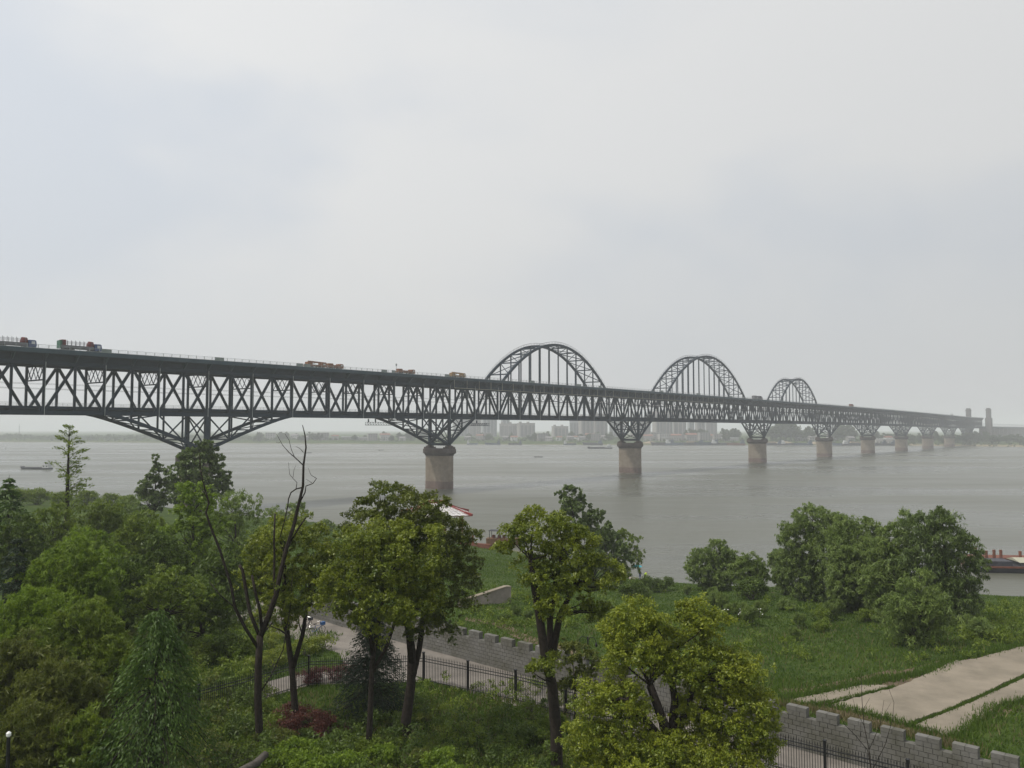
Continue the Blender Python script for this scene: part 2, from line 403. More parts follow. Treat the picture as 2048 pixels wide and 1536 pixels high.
for a, b_ in zip(CUTS[:-1], CUTS[1:]):
    for y in (-TY, TY):
        MB().sweep(zrun(a, b_, y, ZB), .9, 1.15).build('bottom_chord', 'steel', bridge)
        MB().sweep(zrun(a, b_, y, ZT), .9, 1.1).build('top_chord', 'steel', bridge)
    dk = MB().sweep(zrun(a, b_, 0, ZD - .18), 18.0, .36).build('road_deck', 'asphalt', bridge)
    for y in (-9.06, 9.06): MB().sweep(zrun(a, b_, y, ZD - .55), .1, 1.3).build('deck_fascia', 'steel_deck', dk)
    rd = MB().sweep(zrun(a, b_, 0, ZB + 1.25), 10.6, .3).build('railway_deck', 'track_bed', bridge)
    for y in (-3.2, 3.2): MB().sweep(zrun(a, b_, y, ZB + .45), .5, 1.25).build('stringer', 'steel', rd)
    for y in (-5.25, 5.25): MB().sweep(zrun(a, b_, y, ZB + 1.55), .12, .85).build('kerb_plate', 'steel', rd)
    for y in (-7.6, -2.6, 2.6, 7.6): MB().sweep(zrun(a, b_, y, ZD - .95), .35, 1.1).build('stringer', 'steel', dk)
    for y in (-5.9, 5.9): MB().sweep(zrun(a, b_, y, (ZD + ZT) / 2 - .02), .12, ZD - ZT - 1.5).build('deck_shade_plate', 'steel', dk)  # dark plate added to close the gap, standing in for shade under the deck
    lw = MB()
    for y in (-5.3, 5.3):
        for z in (2.4, 3.0): lw.sweep(zrun(a, b_, y, ZB + z), .05, .06)
        for s in stn(a, b_, 3): lw.box(s - .03, s + .03, y - .03, y + .03, ZB + 1.95 + cmb(s), ZB + 3.0 + cmb(s))
    tag(lw.build('track_railing', 'steel_pale', rd), kind='stuff')
# web members: 300 of a kind as parts, the far rest joined
vm = MB().hbeam((0, 0, .5), (0, 0, HT - .5), .7, .62, .1).mesh('vertical', 'steel')
dmu = MB().hbeam((.45, 0, .7), (8.55, 0, HT - .7), .72, .78, .12).mesh('diagonal', 'steel')
dmd = MB().hbeam((.45, 0, HT - .7), (8.55, 0, .7), .72, .78, .12).mesh('diagonal', 'steel')
cross = MB()                                              # transverse sway frame hung between the two trusses
zt, zl = HT - .7, HT - 5.0
cross.beam((0, -TY + .3, zl), (0, TY - .3, zl), .35, .4, (1, 0, 0)); cross.beam((0, -TY + .3, zt), (0, TY - .3, zt), .35, .4, (1, 0, 0))
for q in range(4):
    y0 = -TY + .4 + q * 2.93
    cross.beam((0, y0, zt if q % 2 == 0 else zl + .25), (0, y0 + 2.93, zl + .25 if q % 2 == 0 else zt), .2, .24, (1, 0, 0))
    cross.beam((.25, y0, zl + .25 if q % 2 == 0 else zt), (.25, y0 + 2.93, zt if q % 2 == 0 else zl + .25), .14, .16, (1, 0, 0))
cm = cross.mesh('sway_frame', 'steel')
fb = MB().prism([(-9.0, ZD - .5), (-9.0, ZD - 1.15), (-6.9, ZT + .75), (-6.7, ZT + .56), (6.7, ZT + .56), (6.9, ZT + .75), (9.0, ZD - 1.15), (9.0, ZD - .5)], -.16, .16, 'x')
fbm = fb.mesh('floor_beam', 'steel_deck')
rfm = MB().box(-.2, .2, -TY + .46, TY - .46, ZB - .35, ZB + 1.05).mesh('railway_floor_beam', 'steel')
gus = MB().prism([(-1.25, -.65), (1.25, -.65), (1.15, .9), (.55, 1.7), (-.55, 1.7), (-1.15, .9)], -.49, .49, 'y').mesh('gusset', 'steel')
latm = MB().beam((0, -TY + .5, 0), (18, TY - .5, 0), .3, .25).beam((0, TY - .5, -.3), (18, -TY + .5, -.3), .3, .25).mesh('lateral_brace', 'steel')
pipm = MB().tube([(0, 0, -.8), (0, 0, HT + .4)], .11, 6).mesh('drain_pipe', 'steel_pale')
far_web = MB()
for s in stn(S0, S1, 9):
    z = ZB + cmb(s); low = s % 18 == 0
    for y in (-TY, TY):
        if s <= 1125: link('vertical', vm, bridge, (s, y, z))
        else: far_web.beam((s, y, z + .5), (s, y, z + HT - .5), .7, .6)
        if s < S1:
            up = low
            if s < 1125: link('diagonal', dmu if up else dmd, bridge, (s, y, z))
            else: far_web.beam((s + .3, y, z + (.5 if up else HT - .5)), (s + 8.7, y, z + (HT - .5 if up else .5)), .7, .75)
    link('floor_beam', fbm, bridge, (s, 0, cmb(s)))
    if s < 1130: link('railway_floor_beam', rfm, bridge, (s, 0, cmb(s)))
    if low:
        link('sway_frame', cm, bridge, (s, 0, z))
        if s < 1000: link('gusset', gus, bridge, (s, -TY, z))
        if s < S1: link('lateral_brace', latm, bridge, (s, 0, ZT + cmb(s) - .2))
        if s < 160: link('drain_pipe', pipm, bridge, (s + .15, -TY - .62, z))
tag(far_web.build('truss_web', 'steel', bridge), kind='stuff')
# haunches below the bottom chord at each pier
def haunch(p, side, ln, y):
    n = ln // 9
    def zc(x): return ZB + cmb(p) - 12.6 * (1 - x / ln) ** (1.22 if ln > 20 else 1.06)
    pts = [(p + side * x, y, zc(x) - .1) for x in np.linspace(.3, ln, n * 3 + 1)]
    c = MB().sweep(pts if side > 0 else pts[::-1], .85, 1.05).build('haunch_chord', 'steel', bridge)
    for k in range(1, n):
        if zc(9 * k) < ZB + cmb(p) - 1.6: MB().hbeam((p + side * 9 * k, y, zc(9 * k) + .4), (p + side * 9 * k, y, ZB + cmb(p) - .55), .55, .5, .09).build('haunch_post', 'steel', c)
    for k in range(0, n - 1 if ln > 20 else n):
        a_, b2 = 9 * k, 9 * (k + 1)
        if k % 2 == 0: q0, q1 = (a_ + .5, ZB + cmb(p) - .6), (b2 - .5, zc(b2) + .5)
        else: q0, q1 = (a_ + .5, zc(a_) + .5), (b2 - .5, ZB + cmb(p) - .6)
        if abs(q0[1] - q1[1]) > 1: MB().beam((p + side * q0[0], y, q0[1]), (p + side * q1[0], y, q1[1]), .4, .42).build('haunch_diagonal', 'steel', c)
    if ln < 20:                                             # the short stiff V by the arches carries a second brace and ties
        MB().beam((p + side * .5, y, zc(.4) + .6), (p + side * 8.6, y, ZB + cmb(p) - .6), .5, .6).build('haunch_diagonal', 'steel', c)
        zz = zc(9); MB().beam((p, y, zz), (p + side * 9, y, zz), .3, .35).build('haunch_tie', 'steel', c)
    if y < 0:                                               # struts and braces between the two haunch planes
        lb = MB()
        for k in range(n + 1 if ln < 20 else n):
            x = 9 * k + .6; lb.beam((p + side * x, -TY, zc(min(x, ln)) - .2), (p + side * x, TY, zc(min(x, ln)) - .2), .45, .45, (1, 0, 0))
            if k < n:
                x2 = min(x + 9, ln); lb.beam((p + side * x, -TY, zc(x)), (p + side * x2, TY, zc(x2)), .3, .3); lb.beam((p + side * x, TY, zc(x) - .35), (p + side * x2, -TY, zc(x2) - .35), .3, .3)
        lb.build('haunch_strut', 'steel', c)
for p in PIERS:
    for y in (-TY, TY):
        haunch(p, -1, 18 if p in (180, 396, 576) else 36, y)
        haunch(p, 1, 18 if p in (0, 180, 396) else 36, y)
        MB().box(p - .65, p + .65, y - .6, y + .6, ZB + cmb(p) - 13.1, ZB + cmb(p) - .58).build('pier_post', 'steel', bridge)
    z0 = ZB + cmb(p) - 12.6
    MB().beam((p, -TY + .6, z0), (p, TY - .6, z0), 1.1, 1.2, (1, 0, 0)).beam((p, -TY + .6, z0 + .8), (p, TY - .6, ZB + cmb(p) - 1), .35, .4, (1, 0, 0)).beam((p + .4, TY - .6, z0 + .8), (p + .4, -TY + .6, ZB + cmb(p) - 1), .35, .4, (1, 0, 0)).build('pier_frame', 'steel', bridge)
    # masonry pier: rounded shaft, stained foot, flared cap with raised bearing seats
    def stad(lg, th, n=10):
        r = th / 2; c = lg / 2 - r
        return [(r * math.cos(a), c + r * math.sin(a)) for a in np.linspace(0, math.pi, n)] + [(r * math.cos(a), -c + r * math.sin(a)) for a in np.linspace(math.pi, 2 * math.pi, n)]
    zt_ = z0 - 2.0
    def ring(mb, secs):
        b0 = len(mb.v); n = None
        for (lg, th, z) in secs:
            q = stad(lg, th); n = len(q); mb.v += [(x, y_, z) for x, y_ in q]
        for i in range(len(secs) - 1):
            for k in range(n): mb.f.append((b0 + i * n + k, b0 + i * n + (k + 1) % n, b0 + (i + 1) * n + (k + 1) % n, b0 + (i + 1) * n + k))
        mb.f += [tuple(b0 + k for k in reversed(range(n))), tuple(b0 + (len(secs) - 1) * n + k for k in range(n))]
        return mb
    sh = ring(MB(), [(15.6, 7.0, 3.6), (15.6, 7.0, zt_ - 3.4)]).build('pier', 'pier_stone', bridge, (p, 0, 0))
    ring(MB(), [(15.65, 7.05, -6), (15.65, 7.05, 3.6)]).build('pier_foot', 'pier_tide', sh)
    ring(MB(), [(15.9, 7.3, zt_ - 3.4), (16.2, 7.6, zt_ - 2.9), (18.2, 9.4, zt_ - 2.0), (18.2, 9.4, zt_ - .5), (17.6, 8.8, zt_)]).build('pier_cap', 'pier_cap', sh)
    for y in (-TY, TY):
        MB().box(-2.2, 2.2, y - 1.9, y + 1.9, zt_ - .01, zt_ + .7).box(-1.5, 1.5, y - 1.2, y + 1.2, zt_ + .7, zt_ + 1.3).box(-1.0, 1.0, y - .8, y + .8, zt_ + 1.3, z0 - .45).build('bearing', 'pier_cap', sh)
    if p < 600:
        cr = MB()
        for t_ in np.linspace(0, 2 * math.pi, 18, endpoint=False):
            x, y_ = 4.3 * math.cos(t_), 8.6 * math.sin(t_)
            if abs(y_) > 4.5: cr.box(x - .04, x + .04, y_ - .04, y_ + .04, zt_ - .5, zt_ + 1.1)
        cr.build('cap_railing', 'steel', sh)
# three arches with hangers
for a, b_, h in ((0, 180, 26.6), (180, 396, 33.8), (396, 576, 26.6)):
    x0, x1 = a + 36, b_ - 36; mid, hl = (x0 + x1) / 2, (x1 - x0) / 2
    def za(s): return ZT + cmb(s) + h * (1 - ((s - mid) / hl) ** 2)
    ss = stn(x0, x1, 9)
    for y in (-TY, TY):
        rb = MB().sweep([(s, y, za(s)) for s in stn(x0, x1, 3)], .9, 1.25).build('arch_rib', 'steel', bridge)
        for s in ss[1:-1]:
            if za(s) - ZT > 3: MB().hbeam((s, y, ZT + cmb(s) + .5), (s, y, za(s) - .5), .55, .5, .09).build('hanger', 'steel', rb)
        rl = MB()
        for y2 in (y - .5, y + .5):
            rl.sweep([(s, y2, za(s) + 1.75) for s in stn(x0 + 6, x1 - 6, 3)], .06, .07)
            for s in stn(x0 + 6, x1 - 6, 3): rl.box(s - .04, s + .04, y2 - .04, y2 + .04, za(s) + .5, za(s) + 1.75)
        tag(rl.build('rib_railing', 'steel', rb), kind='stuff')
    for i, s in enumerate(ss):
        if za(s) < ZD + 5: continue
        MB().beam((s, -TY, za(s) - .1), (s, TY, za(s) - .1), .5, .6, (1, 0, 0)).build('arch_strut', 'steel', bridge)
        if i + 1 < len(ss) and za(ss[i + 1]) > ZD + 5:
            s2 = ss[i + 1]; k = 1 if i % 2 else -1
            MB().beam((s, -k * TY, za(s)), (s2, k * TY, za(s2)), .36, .36).build('arch_brace', 'steel', bridge)
            MB().beam((s, k * TY, za(s) - .4), (s2, -k * TY, za(s2) - .4), .3, .3).build('arch_brace', 'steel', bridge)
# railing along the road
rp_ = MB().box(-.07, .07, -.07, .07, -.1, 1.28).mesh('railing_post', 'steel_pale')
fr = MB()
for s in stn(S0, S1, 3):
    if s < 680: link('railing_post', rp_, bridge, (s, -8.95, ZD + cmb(s)))
    else: fr.box(s - .07, s + .07, -9.02, -8.88, ZD + cmb(s) - .1, ZD + cmb(s) + 1.25)
    fr.box(s - .06, s + .06, 8.9, 9.0, ZD + cmb(s) - .1, ZD + cmb(s) + 1.25)
tag(fr.build('railing_post_row', 'steel_pale', bridge), kind='stuff')
for y in (-8.95, 8.95):
    for z, hh in ((1.22, .09), (.8, .05), (.4, .05), (.12, .22)):
        MB().sweep(zrun(S0, S1, y, ZD + z), .08, hh).build('handrail', 'steel_pale', bridge)
for s, ln in ((-164.5, 3.2), (-125, 3.6), (-90, 3), (-86.5, 3), (-46, 3.2), (-40, 2), (-6, 3), (60, 4), (104, 5), (128, 3), (205, 4), (260, 6), (320, 4)):
    MB().box(s, s + ln, -9.12, -9.0, ZD + cmb(s) + .05, ZD + cmb(s) + 1.3).build('rail_panel', 'rail_panel', bridge)
# maintenance net line hung under the edge of the deck, repair platform
nl = MB().sweep(zrun(0, 306, -9.5, ZD - 4.9), .1, .16)
for s in stn(0, 306, 9): nl.box(s - .05, s + .05, -9.55, -9.45, ZD + cmb(s) - 4.9, ZD + cmb(s) - 1.1)
nl.build('net_line', 'cream', bridge)
MB().sweep(zrun(-36, 306, -9.3, ZD - 4.3, 9), .06, .06).build('net_cable', 'steel', bridge)
for y in (-2.8, 2.8):
    MB().sweep(zrun(S0, S1, y, ZB + 7.4), .06, .07).build('contact_wire', 'steel', bridge)
    MB().sweep(zrun(S0, S1, y, ZB + 8.9), .05, .06).build('contact_wire', 'steel', bridge)
def lattice(name, lab, s0, s1, y, z):
    o = empty(name, bw(s0, y, z), BPHI, lab, 'gantry', 'inspection gantries under the bridge')
    L_ = s1 - s0
    for yy in (-.8, .8):
        for zz in (0, 1.2): MB().beam((0, yy, zz), (L_, yy, zz), .12, .14).build('gantry_rail', 'steel', o)
    g = MB()
    for k in range(int(L_ / 1.5) + 1):
        x = k * 1.5
        for yy in (-.8, .8):
            g.box(x - .05, x + .05, yy - .05, yy + .05, .07, 1.13)
            if x + 1.5 <= L_: g.beam((x, yy, .05), (x + 1.5, yy, 1.15), .07, .08)
    tag(g.build('gantry_lattice', 'steel', o), kind='stuff')
    MB().box(0, L_, -.75, .75, -.12, -.06).build('gantry_floor', 'steel', o)
    for x in (1.0, 5.0): MB().box(x - .12, x + .12, -.3, .3, 1.2, 2.6).build('gantry_hanger', 'steel', o)
lattice('inspection_gantry', 'steel lattice gantry under the bridge, left of the nearest full pier', -50, -33, -4.5, ZB - 2.5)
lattice('inspection_gantry', 'steel lattice gantry under the bridge, right of the nearest full pier', 17, 31, -4.5, ZB - 2.5)
# bridgehead towers on the far bank
for y, lab in ((-17, 'pale stone bridgehead tower at the far end of the bridge, near side of the deck'), (17, 'pale stone bridgehead tower at the far end of the bridge, seen behind the deck')):
    b0 = bw(1516, y, 0); o = empty('bridgehead_tower', (b0.x, b0.y, 4), BPHI, lab, 'tower', 'towers at the end of the bridge')
    MB().box(-9, 9, -5, 5, -6, 46).build('base_block', 'tower_stone', o)
    for x in (-5.2, 5.2):
        t_ = MB().box(x - 3.4, x + 3.4, -3.4, 3.4, 46, 63).build('column', 'tower_stone', o)
        MB().box(x - 3.9, x + 3.9, -3.9, 3.9, 60.6, 62).box(x - 2.6, x + 2.6, -2.6, 2.6, 63, 65).build('cornice', 'tower_stone', t_)
        for k in (-1.6, 0, 1.6): MB().box(x + k - .4, x + k + .4, -3.55, -3.41, 48, 59).build('slot', 'glass_dark', t_)
o = empty('approach_viaduct', bw(1530, 0, 0), BPHI, 'low dark railway viaduct running on from the bridgehead tower at far right', 'viaduct')
MB().box(0, 900, -6, 6, ZB - 1.6, ZB + 1.6).build('girder', 'steel', o)
for k in range(14): MB().box(20 + k * 62, 25 + k * 62, -5, 5, 0, ZB - 1.6).build('pier', 'tower_stone', o)
g = MB()
for k in range(90): g.box(k * 10, k * 10 + .3, -6, -5.8, ZB + 1.6, ZB + 7.5)
tag(g.build('catenary_mast_row', 'steel', o), kind='stuff')
MB().box(0, 900, -5.95, -5.85, ZB + 7.0, ZB + 7.2).build('contact_wire', 'steel', o)

# ------------------------------------------------------------------ lorries on the deck
def wheels(o, xs, y=1.05, r=.5):
    for x in xs:
        for s in (-1, 1):
            w = MB().tube([(x, s * y - .15, r), (x, s * y + .15, r)], r, 14).build('wheel', 'rubber', o)
            MB().tube([(x, s * (y + .16) - .02, r), (x, s * (y + .16) + .02, r)], r * .45, 10).build('rim', 'truck_grey', w)
def cab(o, x, m, h=2.75):
    c = MB().prism([(x, .7), (x + 2.1, .7), (x + 2.25, 1.5), (x + 2.0, h - .15), (x + 1.6, h), (x, h)], -1.2, 1.2, 'y').build('cab', m, o)
    MB().prism([(x + 2.22, 1.65), (x + 2.26, 1.65), (x + 2.05, h - .45), (x + 2.01, h - .45)], -1.05, 1.05, 'y').build('windscreen', 'glass_dark', c)
    for s in (-1, 1): MB().box(x + .75, x + 1.75, s * 1.215 - .01, s * 1.215 + .01, 1.65, h - .4).build('side_window', 'cabin_white', c)
    return c
def spot(s, y): return bw(s, y, ZD + cmb(s))
def stake_truck(s, y, L_, lab):
    o = empty('stake_truck', spot(s, y), BPHI, lab, 'truck', 'stake trucks on the bridge deck')
    wheels(o, (1.2, 2.4, 3.6, L_ - 3.4, L_ - 1.0)); cab(o, L_ - 2.3, 'cab_blue', 2.9)
    MB().box(0, L_ - 2.6, -1.25, 1.25, 1.0, 1.25).build('chassis', 'truck_grey', o)
    for sd_ in (-1, 1): MB().box(0, L_ - 2.6, sd_ * 1.22 - .04, sd_ * 1.22 + .04, 1.25, 1.95).build('side_board', 'truck_grey', o)
    for sd_ in (-1, 1):
        for x in np.arange(.5, L_ - 2.7, 1.25): MB().box(x - .05, x + .05, sd_ * 1.22 - .05, sd_ * 1.22 + .05, 1.95, 3.5).build('stake', 'truck_grey', o)
        for z in (2.5, 3.0): MB().box(.3, L_ - 2.8, sd_ * 1.22 - .03, sd_ * 1.22 + .03, z, z + .07).build('stake_rail', 'truck_grey', o)
    MB().tube([(L_ - 3.3, 0, 1.3), (L_ - 3.2, 0, 2.6), (L_ - 3.1, 0, 3.55)], [1.05, 1.1, .75], 12).build('tarp_roll', 'tarp_red', o)
    MB().box(.35, 1.5, -1.15, 1.15, 1.25, 3.55).build('tarp_bundle', 'tarp_red', o)
    MB().box(-.25, .3, -1.2, 1.2, .9, 3.3).build('tailgate', 'truck_green', o)
stake_truck(-194, -3.2, 12.5, 'stake truck with blue cab and rolled red tarps, leftmost on the bridge')
stake_truck(-175.5, -5.2, 12.5, 'stake truck with blue cab and green tailgate, second from the left on the bridge')
def crane_truck(s, y, L_, m, lab, cat='crane truck', boom=True):
    o = empty('crane_truck', spot(s, y), BPHI, lab, cat, 'orange work vehicles on the bridge deck')
    wheels(o, (1.4, 2.7, L_ - 3.2, L_ - 1.4)); cab(o, L_ - 2.2, m, 2.5)
    MB().box(0, L_ - 2.3, -1.2, 1.2, .9, 1.45).build('bed', m, o)
    MB().box(.6, 2.8, -1.0, 1.0, 1.45, 2.5).build('turntable', m, o)
    if boom:
        bm_ = MB().beam((1.4, 0, 2.7), (L_ + .8, 0, 2.45), .6, .6).build('boom', m, o)
        MB().beam((L_ - .5, 0, 2.0), (L_ + 1.0, 0, 2.3), .2, .25).build('boom_tip', 'truck_grey', bm_)
        MB().beam((2.4, 0, 1.5), (5.5, 0, 2.45), .2, .2).build('ram', 'truck_grey', o)
    else: MB().box(2.9, L_ - 2.4, -1.1, 1.1, 1.45, 1.9).build('load', 'orange', o)
crane_truck(-83, -5.2, 9.5, 'orange', 'long orange work truck on the deck left of the inspection platform pole')
crane_truck(-72.5, -5.2, 8.0, 'orange', 'second orange work truck parked close ahead of the long one', 'work truck', False)
crane_truck(-33.5, -5.2, 10.5, 'orange', 'red-orange work truck parked beside the white pole on the bridge deck', 'work truck', False)
crane_truck(1.5, -5.2, 10.0, 'yellow', 'yellow-orange crane truck with lowered boom near the foot of the first arch')
o = empty('deck_pole', spot(-36.5, -8.2), BPHI, 'thin pale pole with a signal head standing on the bridge railing line', 'pole')
MB().tube([(0, 0, 0), (0, 0, 4.4)], .09, 8).build('shaft', 'steel_pale', o); MB().box(-.25, .25, -.2, .2, 3.3, 4.3).build('signal_head', 'steel_pale', o); MB().box(-.5, .5, -.3, .3, 0, .5).build('footing', 'steel_pale', o)
def box_truck(s, y, lab, m, m2, L_=8):
    o = empty('box_truck', spot(s, y), BPHI, lab, 'truck', 'box trucks far along the bridge')
    wheels(o, (1.5, L_ - 1.2)); cab(o, L_ - 2.2, m2, 2.6); MB().box(0, L_ - 2.4, -1.2, 1.2, .95, 3.4).build('cargo_box', m, o); MB().box(0, L_ - 2.4, -.6, .6, .6, .95).build('chassis', 'truck_grey', o)
box_truck(376, -5, 'small grey truck on the deck between the second and third arches', 'truck_grey', 'truck_grey')
box_truck(386, -5, 'second small dark truck on the deck before the third arch', 'hull_dark', 'truck_grey')
box_truck(652, -5, 'reddish truck on the deck right of the third arch', 'rust', 'orange', 10)
box_truck(1215, -5, 'pale truck far along the deck before the bridgehead towers', 'cabin_white', 'truck_grey', 14)

# ------------------------------------------------------------------ vegetation builders
def unit(a): return a / np.maximum(np.linalg.norm(a, axis=-1, keepdims=True), 1e-9)
def leaf_quads(C, A, Nn, Ln, Wd, fold=.12):
    """diamond leaves at C along A with face normal near Nn"""
    A = unit(A); S = unit(np.cross(A, Nn)); U = np.cross(S, A)
    l = Ln[:, None] / 2; w = Wd[:, None] / 2
    V = np.stack([C - A * l, C + S * w + U * (w * fold), C + A * l - U * (l * .15), C - S * w + U * (w * fold)], 1)
    return V.reshape(-1, 3)
def clumps(env, n, sr, rng, inner=.45, up=.35, md=0.0):
    """centres and radii of leaf clumps spread over the shells of the crown's ellipsoids"""
    vol = np.array([(e[3] * e[4] * e[5]) ** .67 for e in env]); k = rng.choice(len(env), n, p=vol / vol.sum())
    E = np.array(env)[k]; d = unit(rng.normal(size=(n, 3)) + [0, 0, up]); r = inner + (1 - inner) * rng.random(n) ** .55
    c = E[:, :3] + d * E[:, 3:6] * r[:, None]
    # drop those buried deep in another ellipsoid
    keep = np.ones(n, bool)
    for e in env: keep &= (((c - np.array(e[:3])) / np.array(e[3:6])) ** 2).sum(1) > .12
    c = c[keep]; r_ = sr * (.65 + .7 * rng.random(len(c)))
    if md:                                                  # keep clumps apart so that each reads as its own puff
        ok = []
        for i in range(len(c)):
            if all(np.sum((c[i] - c[j]) ** 2) > (md * (r_[i] + r_[j])) ** 2 for j in ok): ok.append(i)
        c, r_ = c[ok], r_[ok]
    return c, r_
def foliage(c, r, per, Ln, Wd, rng, flat=.75, droop=0.0, out=.5, jit=.45, sh=.35, base=None):
    n = len(c) * per
    d = unit(rng.normal(size=(n, 3)) + [0, 0, .45]); rr = sh + (1 - sh) * rng.random(n) + .12 * rng.normal(size=n) * (rng.random(n) < .3)
    C = np.repeat(c, per, 0) + d * (np.repeat(r, per) * rr)[:, None] * [1, 1, flat]
    A = d * out + rng.normal(size=(n, 3)) * .6 + [0, 0, -droop]
    N = unit(rng.normal(size=(n, 3)) * .55 + d * .5 + [0, 0, .7])
    tone = np.clip(np.repeat(rng.random(len(c)) if base is None else .5 * base + .5 * rng.random(len(c)), per) + rng.normal(size=n) * .12, 0, 1)
    s = 1 + jit * (rng.random(n) * 2 - 1)
    return leaf_quads(C, A, N, Ln * s, Wd * s), tone
def twiglets(c, r, k, rng, flat=.8, upb=.55):
    """small sprays of leaves around the outside of each clump, leaving gaps between"""
    n = len(c) * k; d = unit(rng.normal(size=(n, 3)) + [0, 0, upb]); R2 = np.repeat(r, k)
    return np.repeat(c, k, 0) + d * (R2 * (.45 + .65 * rng.random(n)))[:, None] * [1, 1, flat], R2 * (.18 + .2 * rng.random(n)), np.repeat(rng.random(len(c)), k)
def limb(mb, p, q, r0, r1, rng, sag=.15, n=5, sides=5):
    p, q = Vector(p), Vector(q); d = q - p; ln = d.length
    off = Vector(rng.normal(size=3)) * ln * .06
    pts = [p + d * t + off * math.sin(math.pi * t) + Vector((0, 0, sag * ln * math.sin(math.pi * t) * (.5 - t))) for t in np.linspace(0, 1, n)]
    mb.tube(pts, list(np.linspace(r0, r1, n)), sides, cap=False)
def tree(name, lab, Y, stems, env, seed, leaf='leaf_camphor', n=90, sr=.75, per=240, Ln=.2, Wd=.09, bark='bark', droop=.1, flat=.75,
         inner=.45, nb=40, r0=.2, dsc=.8, cat='tree', group=None, br=.055, up=.35, out=.5, tw=10, md=.42, upb=.8):
    """stems: lists of (px, py[, dY]); env: (px, py, rx, ry[, dY]) in photograph pixels at distance Y"""
    rng = np.random.default_rng(seed); k = F / Y
    E = []
    for e in env:
        y = Y + (e[4] if len(e) > 4 else 0); p = at(e[0], e[1], y); E.append((p.x, p.y, p.z, e[2] / k, e[2] / k * dsc, e[3] / k))
    S = [[at(q[0], q[1], Y + (q[2] if len(q) > 2 else 0)) for q in st] for st in stems]
    base = S[0][0].copy(); base.z = hz(base.x, base.y)
    if base.z < S[0][0].z: S[0].insert(0, base - Vector((0, 0, .3)))
    root = empty(name, base, 0, lab, cat, group)
    inv = -base
    mb = MB(); nodes = []
    for j, st in enumerate(S):
        rr = r0 if j == 0 else r0 * .62
        zs = np.linspace(1, .3 if len(S) < 2 else .42, len(st))
        mb.tube([p + inv for p in st], [rr * z for z in zs], 8)
        nodes += [(p + inv, rr * z) for p, z in zip(st, zs)][(1 if len(st) > 2 else 0):]
    c, r = clumps([(e[0] - base.x, e[1] - base.y, e[2] - base.z, *e[3:]) for e in E], n, sr, rng, inner, up, md)
    for i in rng.permutation(len(c))[:nb]:
        q = Vector(c[i]); cand = [nd for nd in nodes if nd[0].z < q.z + .2] or nodes
        s0 = min(cand, key=lambda nd: (nd[0] - q).length + .3 * max(0, nd[0].z - q.z + 1.5))
        limb(mb, s0[0], q, min(br, s0[1] * .6), .012, rng)
    mb.build('trunk', bark, root, smooth=True)
    c2, r2, b2 = twiglets(c, r, tw, rng, flat, upb)
    sel = rng.random(len(c2)) < .92; c2, r2, b2 = c2[sel], r2[sel], b2[sel]
    V, t = foliage(c2, r2, max(6, per // tw), Ln, Wd, rng, .9, droop, out, base=b2)
    link('crown', npmesh('crown', V, 4, leaf, t), root)
    return root

def conifer(name, lab, base, H, Rb, seed, leaf='needle', whorls=16, per=11, droop=.5, ql=.34, qw=.07, bare=.05, dens=60, cat='tree', up=0.0, taper=.85, bark='bark'):
    rng = np.random.default_rng(seed); base = Vector(base); root = empty(name, base, 0, lab, cat)
    mb = MB(); mb.tube([(0, 0, -.3), (0, 0, H * .5), (0, 0, H)], [.022 * H, .014 * H, .01], 7)
    CC, AA, TT = [], [], []
    for w in range(whorls):
        z = H * (bare + (1 - bare) * (w + rng.random() * .6) / whorls); ln0 = Rb * (1 - (z / H - bare) / (1 - bare)) ** taper + .12
        for b_ in range(per):
            a = rng.random() * 2 * math.pi; ln = ln0 * (.7 + .45 * rng.random())
            ts = np.linspace(0, 1, 6); x = ts * ln
            zz = z + up * x + .18 * ln * np.sin(ts * math.pi) - droop * ln * ts ** 2
            P = np.stack([np.cos(a) * x, np.sin(a) * x, zz], 1)
            mb.tube([tuple(q) for q in P[:5]], [max(.008, .02 * (1 - t) * ln0) for t in ts[:5]], 4, cap=False)
            m = int(dens * (.4 + ln / Rb))
            tt = rng.random(m) ** .7; idx = tt * 5; i0 = np.minimum(idx.astype(int), 4); fr_ = (idx - i0)[:, None]
            q = P[i0] * (1 - fr_) + P[i0 + 1] * fr_
            wd = .16 * ln * (1 - .6 * tt) + .05
            off = rng.normal(size=(m, 3)) * wd[:, None] * [1, 1, .5]; off[:, 2] -= abs(rng.normal(size=m)) * .12 * droop * 2
            CC.append(q + off); AA.append(np.stack([np.cos(a) + rng.normal(size=m) * .6, np.sin(a) + rng.normal(size=m) * .6, -droop * 1.3 + up + rng.normal(size=m) * .3], 1)); TT.append(np.full(m, rng.random()))
    C = np.concatenate(CC); A = np.concatenate(AA); m = len(C)
    V = leaf_quads(C, A, unit(rng.normal(size=(m, 3)) + [0, 0, .8]), ql * (.7 + .6 * rng.random(m)), qw * (.7 + .6 * rng.random(m)))
    mb.build('trunk', bark, root); link('crown', npmesh('crown', V, 4, leaf, np.concatenate(TT)), root); return root

